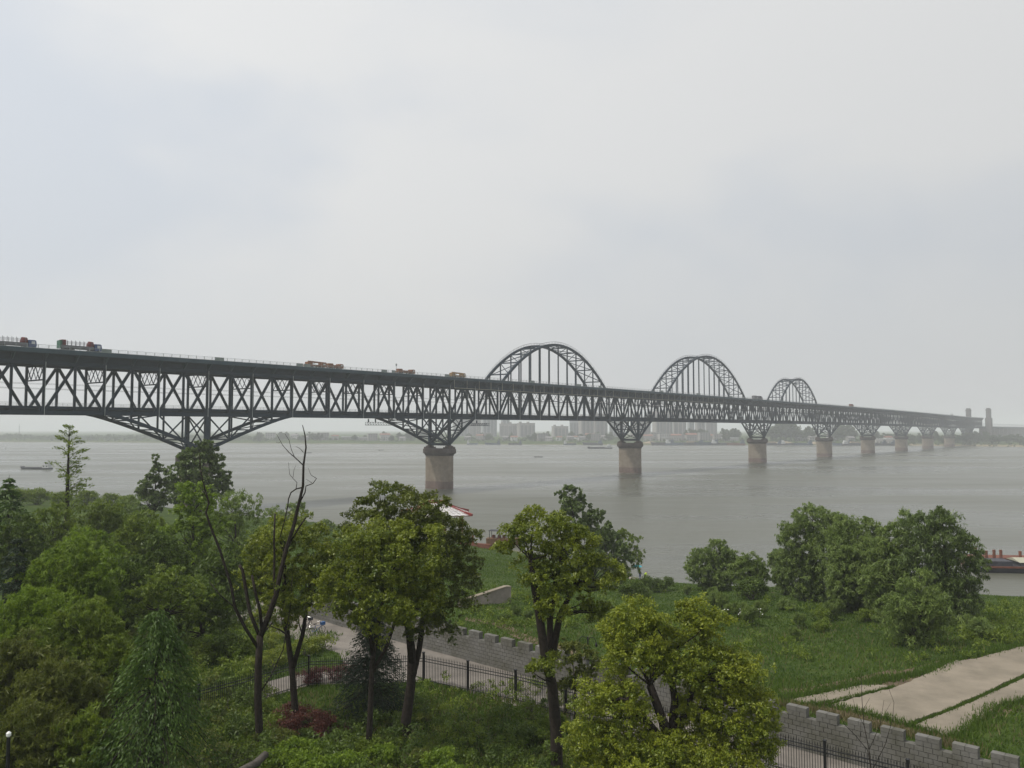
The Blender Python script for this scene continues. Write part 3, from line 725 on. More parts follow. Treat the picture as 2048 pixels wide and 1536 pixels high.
def bush_mesh(seed, leaf, R_=1.0, H=1.2, n=26, sr=.34, per=90, Ln=.13, Wd=.06, droop=0.0):
    rng = np.random.default_rng(seed)
    c, r = clumps([(0, 0, H * .5, R_, R_, H * .5)], n, sr, rng, .35, .5); c[:, 2] = np.maximum(c[:, 2], .12)
    V, t = foliage(c, r, per, Ln, Wd, rng, .8, droop); tw = MB()
    for i in range(min(12, len(c))): limb(tw, (0, 0, -.1), c[i], .025, .008, rng, n=4, sides=4)
    return npmesh('foliage', V, 4, leaf, t), tw.mesh('stem', 'bark_grey')
BUSH = {}
def bush(kind, loc, sc, lab, group=None, name='shrub', rz=0, cat='shrub'):
    if kind not in BUSH: BUSH[kind] = bush_mesh(*BK[kind][0], **BK[kind][1])
    o = empty(name, loc, rz, lab, cat, group); o.scale = (sc, sc, sc * 1.0) if not hasattr(sc, '__len__') else sc
    link('foliage', BUSH[kind][0], o); link('stem', BUSH[kind][1], o); return o
BK = {'green': ((11, 'leaf_mid'), dict(n=34, per=95)), 'fresh': ((12, 'leaf_fresh'), dict(n=34, per=95)), 'olive': ((13, 'leaf_olive'), dict(n=30, per=100, Ln=.16, Wd=.045)),
      'dark': ((14, 'leaf_dark'), dict(n=34, per=95)), 'red': ((15, 'leaf_red'), dict(n=26, per=80, Ln=.12, Wd=.05)), 'purple': ((16, 'leaf_purple'), dict(n=22, per=60)),
      'yellow': ((17, 'leaf_camphor'), dict(n=26, per=70)), 'willow': ((18, 'leaf_willow'), dict(n=34, per=100, Ln=.22, Wd=.05, droop=.5)),
      'reed': ((19, 'leaf_willow'), dict(R_=.8, H=1.8, n=26, sr=.3, per=70, Ln=.45, Wd=.04, droop=-.9))}

# ------------------------------------------------------------------ camphor trees in front
tree('camphor_tree', 'bright green camphor tree with thin leaning grey trunk, left one of the central pair', 43.5,
     [[(734, 1545), (740, 1440), (744, 1330), (757, 1240), (775, 1160)], [(742, 1350), (775, 1290, .6), (800, 1210, 1), (815, 1150, 1)], [(746, 1310), (735, 1240, -.5), (715, 1180, -.8)]],
     [(790, 1120, 118, 78), (715, 1165, 72, 62, -.6), (835, 1175, 62, 62, .4), (770, 1205, 95, 48, -.8), (690, 1200, 52, 40), (745, 1245, 50, 24, -.5), (665, 1150, 28, 28)], 1, 'leaf_camphor', n=520, sr=.68, per=540, md=.56, Ln=.15, Wd=.07, tw=24, bark='bark', r0=.18, inner=.5)
tree('camphor_tree', 'tall dark camphor tree with reddish tips and forked trunk, right one of the central pair', 46.5,
     [[(814, 1515), (812, 1440), (822, 1370), (824, 1300), (812, 1230), (805, 1150)], [(822, 1365), (838, 1300, .3), (848, 1230, .5), (860, 1150, .8)], [(824, 1330), (815, 1240, -.5), (790, 1130, .5), (785, 1060, 1)]],
     [(805, 1050, 100, 66), (745, 1060, 58, 48, .5), (850, 1105, 95, 80, .8), (905, 1160, 55, 62, .5), (860, 1215, 55, 40), (790, 1010, 58, 36), (840, 1245, 60, 26), (915, 1215, 34, 28), (935, 1130, 24, 30), (720, 1045, 28, 26), (905, 1085, 46, 44), (930, 1175, 32, 46), (880, 1250, 40, 24), (892, 1062, 36, 34), (850, 1035, 30, 28), (925, 1120, 30, 34)], 2, 'leaf_camphor_dark', n=620, sr=.72, per=540, md=.58, Ln=.16, Wd=.075, tw=24, r0=.33, inner=.5)
tree('camphor_tree', 'yellow-green camphor tree with forked trunk behind the tall bare tree', 47.5,
     [[(592, 1450), (588, 1390), (584, 1340), (575, 1270), (568, 1190), (570, 1120)], [(586, 1335), (605, 1270, .3), (616, 1200, .5), (625, 1120, .8)]],
     [(585, 1110, 88, 68), (640, 1135, 45, 70, .5), (530, 1150, 48, 62), (590, 1185, 80, 48, -.5), (520, 1100, 30, 30), (560, 1230, 50, 24)], 3, 'leaf_camphor', n=480, sr=.66, per=520, md=.58, Ln=.15, Wd=.07, tw=24, r0=.24, inner=.5)
tree('camphor_tree', 'round camphor tree with dark forked trunk standing right of the centre', 41.0,
     [[(1114, 1550), (1112, 1460), (1104, 1370), (1090, 1310), (1080, 1240), (1068, 1170), (1062, 1120)], [(1104, 1375), (1100, 1320, .3), (1100, 1240, .6), (1112, 1165, .8), (1125, 1100, .8)], [(1100, 1330, .3), (1120, 1230, .6), (1150, 1170, 1)]],
     [(1075, 1075, 62, 46), (1120, 1105, 70, 66, .5), (1198, 1150, 46, 46, .6), (1160, 1130, 50, 55, .5), (1040, 1105, 38, 42), (1110, 1165, 70, 30), (1185, 1215, 42, 26, .8), (1100, 1215, 36, 24, -.8), (1085, 1330, 30, 22, -.6)], 4, 'leaf_camphor', n=520, sr=.62, per=560, md=.56, Ln=.14, Wd=.065, tw=24, r0=.34, inner=.5)
tree('camphor_tree', 'broad bright yellow-green camphor tree at the bottom, right of the fence lamp', 34.5,
     [[(1335, 1660), (1338, 1560), (1340, 1490), (1325, 1440), (1300, 1370)], [(1340, 1490), (1370, 1430, .4), (1390, 1360, .6)], [(1338, 1500), (1300, 1450, -.6), (1255, 1400, -1)], [(1342, 1490), (1350, 1400, .6), (1335, 1310, .9)]],
     [(1278, 1275, 66, 56, .5), (1398, 1255, 50, 46, .6), (1238, 1330, 42, 36), (1340, 1332, 46, 36, .3), (1438, 1345, 78, 44, .2), (1220, 1430, 70, 56, -.6), (1185, 1500, 55, 42, -.6), (1475, 1440, 80, 64), (1395, 1415, 42, 52, .4), (1285, 1515, 90, 36, -1.2), (1420, 1525, 90, 36, -.6), (1530, 1480, 32, 55)], 5, 'leaf_bright', n=1000, sr=.64, per=780, Ln=.115, Wd=.052, tw=26, md=.42, dsc=.75, r0=.36, inner=.5, nb=60)
tree('small_tree', 'small brownish tree by the black fence, under the round camphor', 48.0,
     [[(1150, 1420), (1150, 1370), (1145, 1320)]], [(1140, 1310, 45, 22), (1175, 1330, 30, 26), (1165, 1370, 40, 28), (1130, 1380, 24, 22)], 6, 'leaf_olive', n=60, sr=.4, per=120, r0=.07, nb=20)

# the tall bare tree
def bare(name, lab, Y, paths, cat='tree', bark='bark'):
    b0 = at(paths[0][0][0][0], paths[0][0][0][1], Y); g = hz(b0.x, b0.y); base = Vector((b0.x, b0.y, g)); root = empty(name, base, 0, lab, cat); mb = MB()
    for i, (pts, ra, rb) in enumerate(paths):
        ra, rb = ra * .74, rb * .8
        P = [at(p[0], p[1], Y + (p[2] if len(p) > 2 else 0)) - base for p in pts]
        if i == 0: P.insert(0, Vector((P[0].x, P[0].y, -.3)))
        mb_ = mb if i == 0 else MB()
        mb_.tube(P, list(np.linspace(ra, rb, len(P))), 7 if ra > .05 else 4)
        if i: mb_.build('branch', bark, root, smooth=True)
    mb.build('trunk', bark, root, smooth=True); return root
bare('bare_tree', 'tall bare tree with dark twisted trunk and leafless top against the river', 45.0, [
    ([(520, 1490), (516, 1400), (517, 1330), (520, 1270)], .30, .23),
    ([(520, 1275), (536, 1235), (552, 1190), (560, 1150), (572, 1100, .3), (588, 1050, .4), (597, 1010, .5), (606, 972, .5), (607, 930, .5), (612, 895, .6), (610, 870, .6), (605, 850, .6)], .22, .025),
    ([(597, 1010, .5), (610, 985, .5), (612, 972, .5), (626, 967, .5), (633, 957, .5)], .055, .02),
    ([(606, 930, .5), (590, 915, .3), (578, 905, .2), (565, 890, 0), (553, 868, 0)], .05, .015),
    ([(590, 916, .3), (583, 900, .3), (578, 880, .3), (570, 868, .3)], .025, .012), ([(560, 885), (556, 886), (552, 884)], .015, .01),
    ([(607, 905, .5), (600, 897, .5), (592, 893, .5)], .025, .012),
    ([(604, 975, .5), (592, 978, .4), (582, 985, .3), (577, 998, .3), (575, 1015, .3), (568, 1045, .2), (560, 1075, .1)], .05, .035),
    ([(592, 978, .4), (594, 965, .4), (586, 957, .4), (579, 948, .4), (577, 925, .4)], .03, .012), ([(586, 955, .4), (588, 940, .4), (592, 930, .4)], .018, .009),
    ([(633, 957, .5), (622, 950, .5), (616, 935, .5)], .022, .01), ([(624, 966, .5), (612, 958, .5)], .02, .01),
    ([(524, 1262), (520, 1220, -.3), (512, 1190, -.5), (504, 1150, -.6)], .12, .09), ([(518, 1270), (500, 1225, .4), (492, 1180, .5), (485, 1140, .5), (478, 1130, .5)], .14, .10),
    ([(519, 1300), (490, 1255, -.4), (470, 1215, -.8), (462, 1170, -1), (440, 1100, -1), (420, 1050, -1.1), (412, 1025, -1.1), (418, 1005, -1.1), (412, 985, -1.1), (405, 960, -1.2), (400, 930, -1.2), (399, 908, -1.2)], .13, .025),
    ([(416, 1000, -1.1), (408, 985, -1.1), (398, 972, -1.1)], .04, .015),
    ([(552, 1195), (548, 1160, .3), (549, 1110, .3), (548, 1080, .3), (550, 1027, .3)], .10, .06), ([(572, 1100, .3), (598, 1055, .6), (612, 1035, .7)], .07, .05),
    ([(517, 1390), (540, 1355, .5), (566, 1300, .5), (580, 1220, .5), (585, 1150, .4)], .06, .02), ([(524, 1270), (545, 1245, .4)], .06, .045),
    ([(470, 1215, -.8), (440, 1190, -1), (420, 1165, -1.2)], .06, .03)])
bare('bare_sapling', 'thin leafless sapling in front of the concrete apron at bottom right', 34.0, [
    ([(1745, 1560), (1738, 1500), (1728, 1450), (1724, 1400), (1722, 1345)], .035, .010), ([(1738, 1500), (1760, 1450), (1768, 1400)], .02, .008), ([(1730, 1455), (1712, 1420), (1705, 1395)], .014, .006), ([(1726, 1420), (1740, 1395)], .012, .006), ([(1768, 1430), (1782, 1405)], .010, .005)], 'sapling')
bare('bare_sapling', 'bent leafless sapling leaning left before the block wall', 33.5, [
    ([(1748, 1570), (1735, 1500), (1710, 1470), (1690, 1450), (1678, 1430)], .028, .008), ([(1745, 1540), (1770, 1490), (1785, 1440), (1788, 1405), (1775, 1370)], .022, .007), ([(1720, 1480), (1722, 1440)], .012, .006)], 'sapling')

# ------------------------------------------------------------------ trees of the left bank
G = 'trees massed on the left bank'
conifer('dawn_redwood', 'slender sparse conifer standing alone against the river on the left', (lambda p: (p.x, p.y, hz(p.x, p.y)))(at(130, 1150, 96)), 28.6 - hz(at(130, 1150, 96).x, 96), 2.5, 27, 'leaf_mid', 15, 3, .2, .36, .12, .35, 44, up=.8, taper=.4)
conifer('conifer_tree', 'dark dense conifer at the left edge beside the river', (lambda p: (p.x, p.y, hz(p.x, p.y)))(at(12, 1150, 80)), 23.6 - hz(at(12, 1150, 80).x, 80), 4.0, 22, 'needle', 18, 8, .3, .45, .14, .1, 46, up=.1)
conifer('conifer_tree', 'dark conifer at the left edge below the taller one', (lambda p: (p.x, p.y, hz(p.x, p.y)))(at(28, 1300, 58)), 9.5, 2.6, 23, 'needle_dark', 16, 8, .3, .35, .1, .05, 46)
def poplar(lab, Y, env, base, seed, **k):
    return tree('poplar_tree', lab, Y, [[base, (base[0], env[-1][1] + 20), (env[0][0], env[0][1])]], env, seed, 'leaf_poplar', droop=.3, r0=.25, md=.3, **k)
poplar('narrow pointed poplar left of the big dark poplar below the bridge pier', 150, [(313, 918, 4, 16), (310, 945, 12, 24), (331, 945, 5, 18), (300, 975, 22, 26), (330, 985, 16, 26), (282, 985, 14, 12), (308, 1005, 34, 20)], (308, 1045), 31, n=150, sr=.62, per=80, Ln=.5, Wd=.3, up=.6)
poplar('big dark poplar standing in front of the hidden bridge pier', 145, [(408, 905, 22, 24), (378, 925, 24, 28), (432, 925, 14, 28), (362, 958, 20, 34), (400, 950, 44, 44), (440, 962, 16, 26), (455, 950, 6, 5), (458, 968, 8, 5), (400, 990, 56, 40), (350, 992, 14, 24), (455, 985, 10, 6)], (400, 1045), 32, n=330, sr=.75, per=95, Ln=.5, Wd=.3, up=.5)
tree('broadleaf_tree', 'fresh bright green tree below the big dark poplar', 84, [[(385, 1180), (388, 1100), (385, 1030)]], [(388, 1015, 44, 42), (375, 1075, 48, 58), (420, 1090, 45, 58), (362, 1125, 40, 40)], 33, 'leaf_fresh', n=130, sr=1.0, per=170, Ln=.32, Wd=.16, r0=.25, group=G)
tree('willow_tree', 'pale green willow left of the bare tree top', 98, [[(470, 1160), (472, 1090), (470, 1030)]], [(470, 1025, 50, 38), (495, 1065, 40, 62), (440, 1070, 40, 62)], 34, 'leaf_willow', n=110, sr=1.1, per=190, Ln=.42, Wd=.10, droop=1.0, r0=.22, group=G)
tree('willow_tree', 'small willow behind the bare tree at the river edge', 150, [[(588, 1090), (588, 1030)]], [(590, 1035, 28, 28), (548, 1040, 18, 22), (566, 1060, 40, 22)], 35, 'leaf_willow', n=60, sr=1.2, per=150, Ln=.5, Wd=.14, droop=.8, r0=.2, group=G)
tree('willow_tree', 'small leafy tree beside the river dike left of the pavilion', 175, [[(655, 1105), (655, 1065)]], [(655, 1055, 16, 14), (645, 1068, 14, 12)], 36, 'leaf_willow', n=26, sr=.9, per=110, Ln=.5, Wd=.14, droop=.5, r0=.15)
mass = [ # px, top py, half width, Y, leaf, seed
    (40, 1040, 52, 78, 'leaf_dark', 'dark rounded tree at the left edge under the conifer'), (110, 1018, 62, 92, 'leaf_mid', 'mid green tree around the foot of the slender conifer'),
    (205, 1010, 66, 100, 'leaf_mid', 'wide green tree right of the slender conifer'), (255, 1002, 48, 125, 'leaf_willow', 'pale feathery tree at the water edge left of the narrow poplar'),
    (290, 1035, 62, 88, 'leaf_mid', 'green tree between the slender conifer and the fresh bright tree'), (175, 1065, 70, 76, 'leaf_fresh', 'fresh green tree in the middle of the left wood'),
    (330, 1075, 52, 74, 'leaf_dark', 'dark tree below the fresh bright tree'), (455, 1105, 52, 72, 'leaf_dark', 'dark tree behind the fork of the bare tree'),
    (520, 1065, 40, 84, 'leaf_mid', 'green tree filling the gap behind the bare trunk'), (250, 1130, 60, 66, 'leaf_dark', 'very dark tree left of the rounded olive tree'),
    (95, 1130, 70, 62, 'leaf_mid', 'leafy tree on the far left slope'), (400, 1170, 62, 64, 'leaf_dark', 'dark tree behind the rounded olive tree')]
for i, (px, top, hw, Y, lf, lab) in enumerate(mass):
    hh = hw * 1.15
    tree('broadleaf_tree', lab, Y, [[(px, top + 2.6 * hh), (px + 4, top + 1.4 * hh), (px, top + .8 * hh)]],
         [(px, top + .5 * hh, hw * .62, hh * .5), (px - hw * .45, top + hh, hw * .62, hh * .62), (px + hw * .45, top + .95 * hh, hw * .6, hh * .6), (px, top + 1.5 * hh, hw * .95, hh * .6)],
         40 + i, lf, n=300, sr=1.0, per=300, tw=16, Ln=.36, Wd=.11, r0=.2, group=G, nb=22, droop=-.5, flat=1.0, md=.5)
tree('bamboo_clump', 'pale feathery bamboo clump on the left slope', 58, [[(150, 1330), (150, 1230), (145, 1130)]], [(150, 1120, 42, 34), (95, 1160, 50, 48), (200, 1165, 42, 50), (145, 1210, 95, 55), (75, 1225, 45, 50)], 60, 'leaf_fresh', n=400, sr=.75, per=260, tw=14, Ln=.34, Wd=.06, droop=.45, r0=.06, nb=26, cat='bamboo')
for i, (px, top, hw, Y, lf, lab) in enumerate((
    (60, 1185, 80, 50, 'leaf_fresh', 'tall feathery thicket tree left of the bamboo clump base'), (165, 1215, 85, 47, 'leaf_mid', 'feathery light green tree below the bamboo clump'), (30, 1290, 75, 42, 'leaf_olive', 'olive feathery shrub tree at the lower left edge'),
    (125, 1330, 85, 40, 'leaf_olive', 'olive green feathery shrub tree left of the large cedar'), (225, 1290, 60, 46, 'leaf_mid', 'leafy tree behind the large cedar'), (70, 1420, 80, 37, 'leaf_olive', 'low olive thicket tree in the bottom left corner'), (180, 1440, 60, 37, 'leaf_mid', 'low green thicket tree beside the large cedar'))):
    hh = hw * 1.0
    tree('thicket_tree', lab, Y, [[(px, top + 2.2 * hh), (px + 3, top + 1.2 * hh), (px, top + .6 * hh)]],
         [(px, top + .45 * hh, hw * .6, hh * .45), (px - hw * .5, top + .9 * hh, hw * .6, hh * .6), (px + hw * .5, top + .9 * hh, hw * .6, hh * .6), (px, top + 1.35 * hh, hw * 1.0, hh * .6)],
         160 + i, lf, n=300, sr=.62, per=240, tw=14, Ln=.28, Wd=.05, droop=-.6, flat=1.1, r0=.07, group='feathery trees of the left slope', nb=30, cat='tree')
tree('rounded_tree', 'rounded olive green tree left of the bare trunk', 60, [[(335, 1300), (335, 1230), (338, 1180)]], [(338, 1178, 56, 42), (300, 1205, 40, 36), (375, 1205, 40, 40)], 61, 'leaf_mid', n=90, sr=.75, per=170, Ln=.22, Wd=.10, r0=.14)
conifer('deodar_cedar', 'large drooping cedar at the bottom left in front of the shrub slope', (lambda p: (p.x, p.y, hz(p.x, p.y) - 1.0))(at(308, 1550, 37)), 10.2, 3.9, 70, 'needle', 17, 9, .8, .2, .05, .03, 210, taper=.62)
conifer('deodar_cedar', 'dark drooping cedar behind the trunks of the central camphor pair', (lambda p: (p.x, p.y, hz(p.x, p.y)))(at(742, 1440, 50)), 7.0, 2.7, 71, 'needle_dark', 18, 11, .4, .2, .05, .03, 90, taper=.8)
# ------------------------------------------------------------------ trees of the right bank
GR = 'willows on the right bank'
poplar('leafy poplar behind the round camphor tree, reaching over the river', 112, [(1138, 995, 22, 20), (1150, 1035, 50, 38), (1195, 1060, 34, 36), (1165, 1090, 70, 46), (1215, 1110, 46, 44), (1190, 1150, 60, 34)], (1180, 1195), 80, n=230, sr=.75, per=120, Ln=.42, Wd=.26)
tree('willow_tree', 'drooping tree leaning over the fishermen at the water edge', 125, [[(1228, 1185), (1232, 1120), (1240, 1095)]], [(1240, 1085, 34, 24), (1258, 1115, 28, 30), (1215, 1120, 36, 38), (1235, 1150, 36, 26)], 81, 'leaf_mid', n=110, sr=.95, per=140, Ln=.4, Wd=.14, droop=.8, r0=.18)
wl_ = [ # label, Y, env list, base
    ('round willow bush at the water edge, leftmost on the right bank', 143, [(1432, 1108, 28, 24), (1405, 1138, 30, 30), (1452, 1135, 32, 36), (1430, 1150, 44, 26)], (1430, 1180)),
    ('small willow bush right of the leftmost round willow', 138, [(1498, 1130, 14, 20), (1482, 1150, 20, 24), (1515, 1155, 20, 26)], (1500, 1195)),
    ('slim young willow standing left of the big willow group', 136, [(1552, 1120, 12, 16), (1566, 1140, 14, 22)], (1562, 1180)),
    ('tall spreading willow at the left of the big riverside group', 128, [(1625, 1040, 38, 24), (1600, 1080, 36, 42), (1655, 1065, 40, 36), (1640, 1115, 62, 52), (1590, 1130, 32, 40)], (1630, 1205)),
    ('rounded willow in the middle of the big riverside group', 122, [(1700, 1065, 40, 26), (1735, 1070, 26, 26), (1695, 1110, 42, 40), (1720, 1140, 50, 44)], (1705, 1215)),
    ('lower willow in front of the middle of the riverside group', 112, [(1695, 1130, 26, 26), (1690, 1170, 34, 40)], (1690, 1225)),
    ('tallest dark willow at the right of the riverside group', 118, [(1885, 1045, 32, 24), (1845, 1065, 26, 26), (1880, 1095, 58, 48), (1915, 1130, 48, 56), (1850, 1130, 50, 56), (1900, 1175, 58, 40)], (1890, 1245)),
    ('pale willow between the middle and the tallest willow', 116, [(1790, 1085, 34, 28), (1815, 1050, 20, 18), (1785, 1130, 44, 44), (1765, 1175, 40, 44)], (1785, 1235)),
    ('willow filling the gap between the tall left willow and the front bush', 110, [(1745, 1120, 40, 40), (1735, 1170, 46, 40)], (1740, 1225)),
    ('low willow bush at the foot of the slim young willow', 136, [(1572, 1150, 22, 22)], (1575, 1190)),
    ('front willow bush standing forward on the meadow', 100, [(1832, 1180, 28, 24), (1815, 1220, 40, 38), (1852, 1225, 36, 42), (1830, 1250, 46, 32)], (1830, 1290))]
for i, (lab, Y, env, base) in enumerate(wl_):
    Y = gp(*base).y
    xs = [e[0] for e in env]; w_ = (max(xs) - min(xs)) / 2 + env[-1][2] * .7; env = env + [(sum(xs) / len(xs), base[1] - 26, w_ * .8, 30), (sum(xs) / len(xs) - w_ * .3, base[1] - 45, w_ * .7, 36), (sum(xs) / len(xs) + w_ * .35, base[1] - 45, w_ * .6, 36)]
    tree('willow_tree', lab, Y, [[base, (base[0] + 2, (base[1] + env[0][1]) / 2), env[0][:2]], [(base[0], base[1] - 8), (env[1][0], env[1][1] + 10)]], env, 90 + i, 'leaf_willow' if i != 6 else 'leaf_poplar', n=int(110 + 70 * len(env)), sr=1.0 if len(env) > 6 else .75, per=320, tw=16, Ln=.36, Wd=.085, droop=.7, r0=.16, group=GR, bark='bark')
tree('willow_tree', 'low dark bush mass at the right of the willow group', 108, [[(1930, 1290), (1930, 1240)]], [(1905, 1235, 40, 34), (1950, 1245, 40, 30), (1890, 1270, 50, 26)], 105, 'leaf_dark', n=80, sr=.9, per=150, Ln=.34, Wd=.12, r0=.12, group=GR)

# ------------------------------------------------------------------ shrubs and ground cover
def gxy(x, y): return (x, y, hz(x, y) - .05)
rng = np.random.default_rng(5)
for i in range(22):                                       # overgrown slope at the bottom left
    px = rng.uniform(-40, 420); py = rng.uniform(1300, 1640)
    if px > 240 and py > 1300 and rng.random() < .4: continue
    p = gp(px, py); bush(('olive', 'green', 'olive', 'dark')[i % 4], (p.x, p.y, p.z - .1), rng.uniform(1.0, 1.8), 'leafy shrub in the overgrown thicket on the bottom left slope', 'shrubs of the left slope thicket', rz=rng.uniform(0, 6))
row = [(372, 1330, 'dark'), (400, 1325, 'green'), (428, 1318, 'fresh'), (455, 1322, 'dark'), (480, 1318, 'green'), (345, 1320, 'dark'), (318, 1310, 'dark')]
for px, py, k in row:
    p = gp(px, py); bush(k, (p.x, p.y, p.z), rng.uniform(1.25, 1.6), 'dense shrub in the row on the lawn behind the left fence', 'shrub row behind the left fence', rz=rng.uniform(0, 6))
def bs(px, py, k, sc, lab, group=None):
    p = gp(px, py); bush(k, (p.x, p.y, p.z - .05), sc, lab, group, rz=px * .1)
for px, py in ((566, 1470), (600, 1478), (632, 1470), (660, 1480), (615, 1458), (580, 1455)): bs(px, py, 'red', 1.0, 'red-leaved shrub in the bed below the left fence', 'red shrubs below the fence')
for px, py in ((612, 1370), (640, 1365), (668, 1362), (690, 1358)): bs(px, py, 'purple', .8, 'sparse purple-leaved shrub growing along the fence', 'purple shrubs along the fence')
for px, py in ((515, 1345), (548, 1335), (575, 1318), (610, 1312), (640, 1300), (540, 1300), (560, 1280)): bs(px, py, 'yellow', 1.0, 'yellow-green shrub on the lawn between path and fence', 'yellow-green shrubs behind the fence')
for px, py, s in ((560, 1560, 1.1), (610, 1575, 1.2), (660, 1580, 1.2), (700, 1570, 1.1), (590, 1530, 1.0), (640, 1540, 1.0), (880, 1560, 1.1), (900, 1600, 1.2), (770, 1540, .9)): bs(px, py, 'fresh', s, 'bright green shrub at the bottom below the camphor trunks', 'bright shrubs at the bottom edge')
for i in range(16):
    px = rng.uniform(400, 1150); py = rng.uniform(1400, 1580)
    if 520 < px < 690 and py < 1480: continue
    bs(px, py, ('green', 'olive', 'dark', 'green')[i % 4], rng.uniform(.5, .95), 'low weedy shrub in the rough bed in front of the fence', 'weedy shrubs in front of the fence')
for i in range(18):
    px = rng.uniform(1250, 1960); py = rng.uniform(1190, 1300)
    bs(px, py, ('willow', 'reed', 'green')[i % 3], rng.uniform(.6, 1.3), 'scattered meadow shrub on the grassy bank', 'meadow shrubs')
for px, py in ((1420, 1215), (1410, 1225), (1432, 1212), (1480, 1240), (1500, 1250), (1520, 1235), (1660, 1240), (1672, 1232), (1445, 1220)): bs(px, py, 'reed', .9, 'pale upright reed clump on the meadow', 'reed clumps on the meadow')
for px, py, s in ((1505, 1200, 1.9), (1300, 1185, 1.6), (1330, 1182, 1.4), (1265, 1195, 1.5), (930, 1180, .9), (1030, 1230, .7), (1010, 1245, .6), (1060, 1240, .7)): bs(px, py, 'dark', s, 'dark bush on the grassy river bank', 'dark bushes on the bank')
for px, py, s in ((30, 1012, 3.2), (75, 1010, 3.0), (120, 1012, 2.6), (170, 1012, 2.8), (220, 1012, 2.6), (255, 1015, 2.4)): bs(px, py, 'green', s, 'leafy bush on the dike at the left edge of the river', 'bushes on the left dike')

def undergrowth(name, lab, boxes, n, m, seed, hmax, sr, per, Ln, Wd, droop=0.0):
    """thicket cover: clumps of leaves over the ground seen inside pixel boxes"""
    r = np.random.default_rng(seed); P = []
    for k in range(n):
        x0, x1, y0, y1 = boxes[int(r.integers(len(boxes)))]; p = gp(r.uniform(x0, x1), r.uniform(y0, y1)); P.append((p.x, p.y, p.z))
    P = np.array(P); bumps = .5 + .5 * np.sin(P[:, 0] * 1.1 + seed) * np.sin(P[:, 1] * .9 + 1.7 * np.sin(P[:, 0] * .6))
    P[:, 2] += .1 + hmax * (.25 + .75 * bumps) * r.random(n)
    V, t = foliage(P, sr * (.6 + .8 * r.random(n)), per, Ln, Wd, r, .8, droop); tag(link(name, npmesh(name, V, 4, m, t)), lab, 'undergrowth', kind='stuff')
undergrowth('slope_thicket', 'olive green tangle of low growth over the bottom left slope', [(-60, 300, 1290, 1700), (-60, 120, 1250, 1500), (200, 440, 1380, 1650)], 900, 'leaf_olive', 1, 1.5, .5, 60, .2, .055)
undergrowth('slope_ivy', 'dark green leafy cover between the shrubs of the left slope', [(-60, 430, 1270, 1700), (250, 520, 1240, 1400)], 620, 'leaf_mid', 2, 1.3, .5, 60, .17, .08)
undergrowth('bed_weeds', 'tall green weeds covering the bed in front of the iron fence', [(420, 1180, 1400, 1640), (830, 1150, 1370, 1560), (400, 560, 1380, 1560)], 700, 'leaf_mid', 3, .9, .36, 55, .16, .06, -.3)
undergrowth('bed_shrubbery', 'dark leafy shrubbery under the camphor trees before the fence', [(430, 720, 1450, 1640), (640, 860, 1400, 1640), (860, 1130, 1450, 1640), (400, 520, 1390, 1500)], 620, 'leaf_dark', 6, 1.5, .42, 60, .17, .075)
undergrowth('bed_brush', 'olive brown weeds mixed into the bed in front of the iron fence', [(700, 1150, 1400, 1640), (430, 560, 1400, 1640)], 260, 'leaf_olive', 4, .9, .36, 50, .16, .05, -.3)
undergrowth('meadow_weeds', 'taller dark weeds patching the grassy river bank', [(920, 1300, 1180, 1260), (1250, 1980, 1185, 1330), (1900, 2060, 1210, 1290)], 420, 'leaf_mid', 5, .7, .55, 45, .3, .08, -.3)
# grass
def grass(name, mask_pts, n, hmin, hmax, m, seed, wd=.05):
    r = np.random.default_rng(seed); x = np.concatenate([r.uniform(a, b, int(n * w)) for a, b, c, d, w in mask_pts]); y = np.concatenate([r.uniform(c, d, int(n * w)) for a, b, c, d, w in mask_pts])
    dn_ = pdist(x, y, SHORE) * np.where(y < np.interp(x, SHORE[:, 0], SHORE[:, 1]), 1, -1)
    k = (dn_ > 1.6) & (np.abs(x / y) < .72) & keep_grass(x, y); x, y = x[k], y[k]
    patch = .5 + .5 * np.sin(x * .35 + 2 * np.sin(y * .22)) * np.sin(y * .31 + 1.5 * np.sin(x * .17))
    h = hmin + (hmax - hmin) * (.25 * r.random(len(x)) + .75 * patch * r.random(len(x))); z = hgt(x, y) - .03
    a = r.uniform(0, 2 * math.pi, len(x)); w = wd * (.7 + .8 * r.random(len(x))); ln = r.normal(size=(len(x), 2)) * .35 * h[:, None]
    dx, dy = np.cos(a) * w, np.sin(a) * w
    V = np.stack([np.stack([x - dx, y - dy, z], 1), np.stack([x + dx, y + dy, z], 1), np.stack([x + ln[:, 0], y + ln[:, 1], z + h], 1)], 1).reshape(-1, 3)
    return link(name, npmesh(name, V, 3, m, np.clip(.15 + .6 * patch + .25 * r.normal(size=len(x)), 0, 1)))
WA, WB = Vector((-2.6, 61.1, 0)), Vector((22.2, 38.5, 0)); WD = (WB - WA).normalized(); WN = Vector((WD.y, -WD.x, 0))   # WN points to the path side
def wall_side(x, y): return (x - WA.x) * (-WN.x) + (y - WA.y) * (-WN.y)      # > 0 on the river side
FENCE = [(-21.5, 44.0), (-18.4, 49.1), (-13.5, 55.4), (-5.96, 56.2), (.22, 52.2), (15.1, 40.5), (18.0, 38.2), (27.0, 31.0)]
def fence_y(x): return np.interp(x, [p[0] for p in FENCE], [p[1] for p in FENCE])
APRON = [gp(*q) for q in ((1575, 1402), (1720, 1370), (1905, 1318), (2070, 1292), (2075, 1400), (1990, 1415), (1890, 1478), (1700, 1440))]
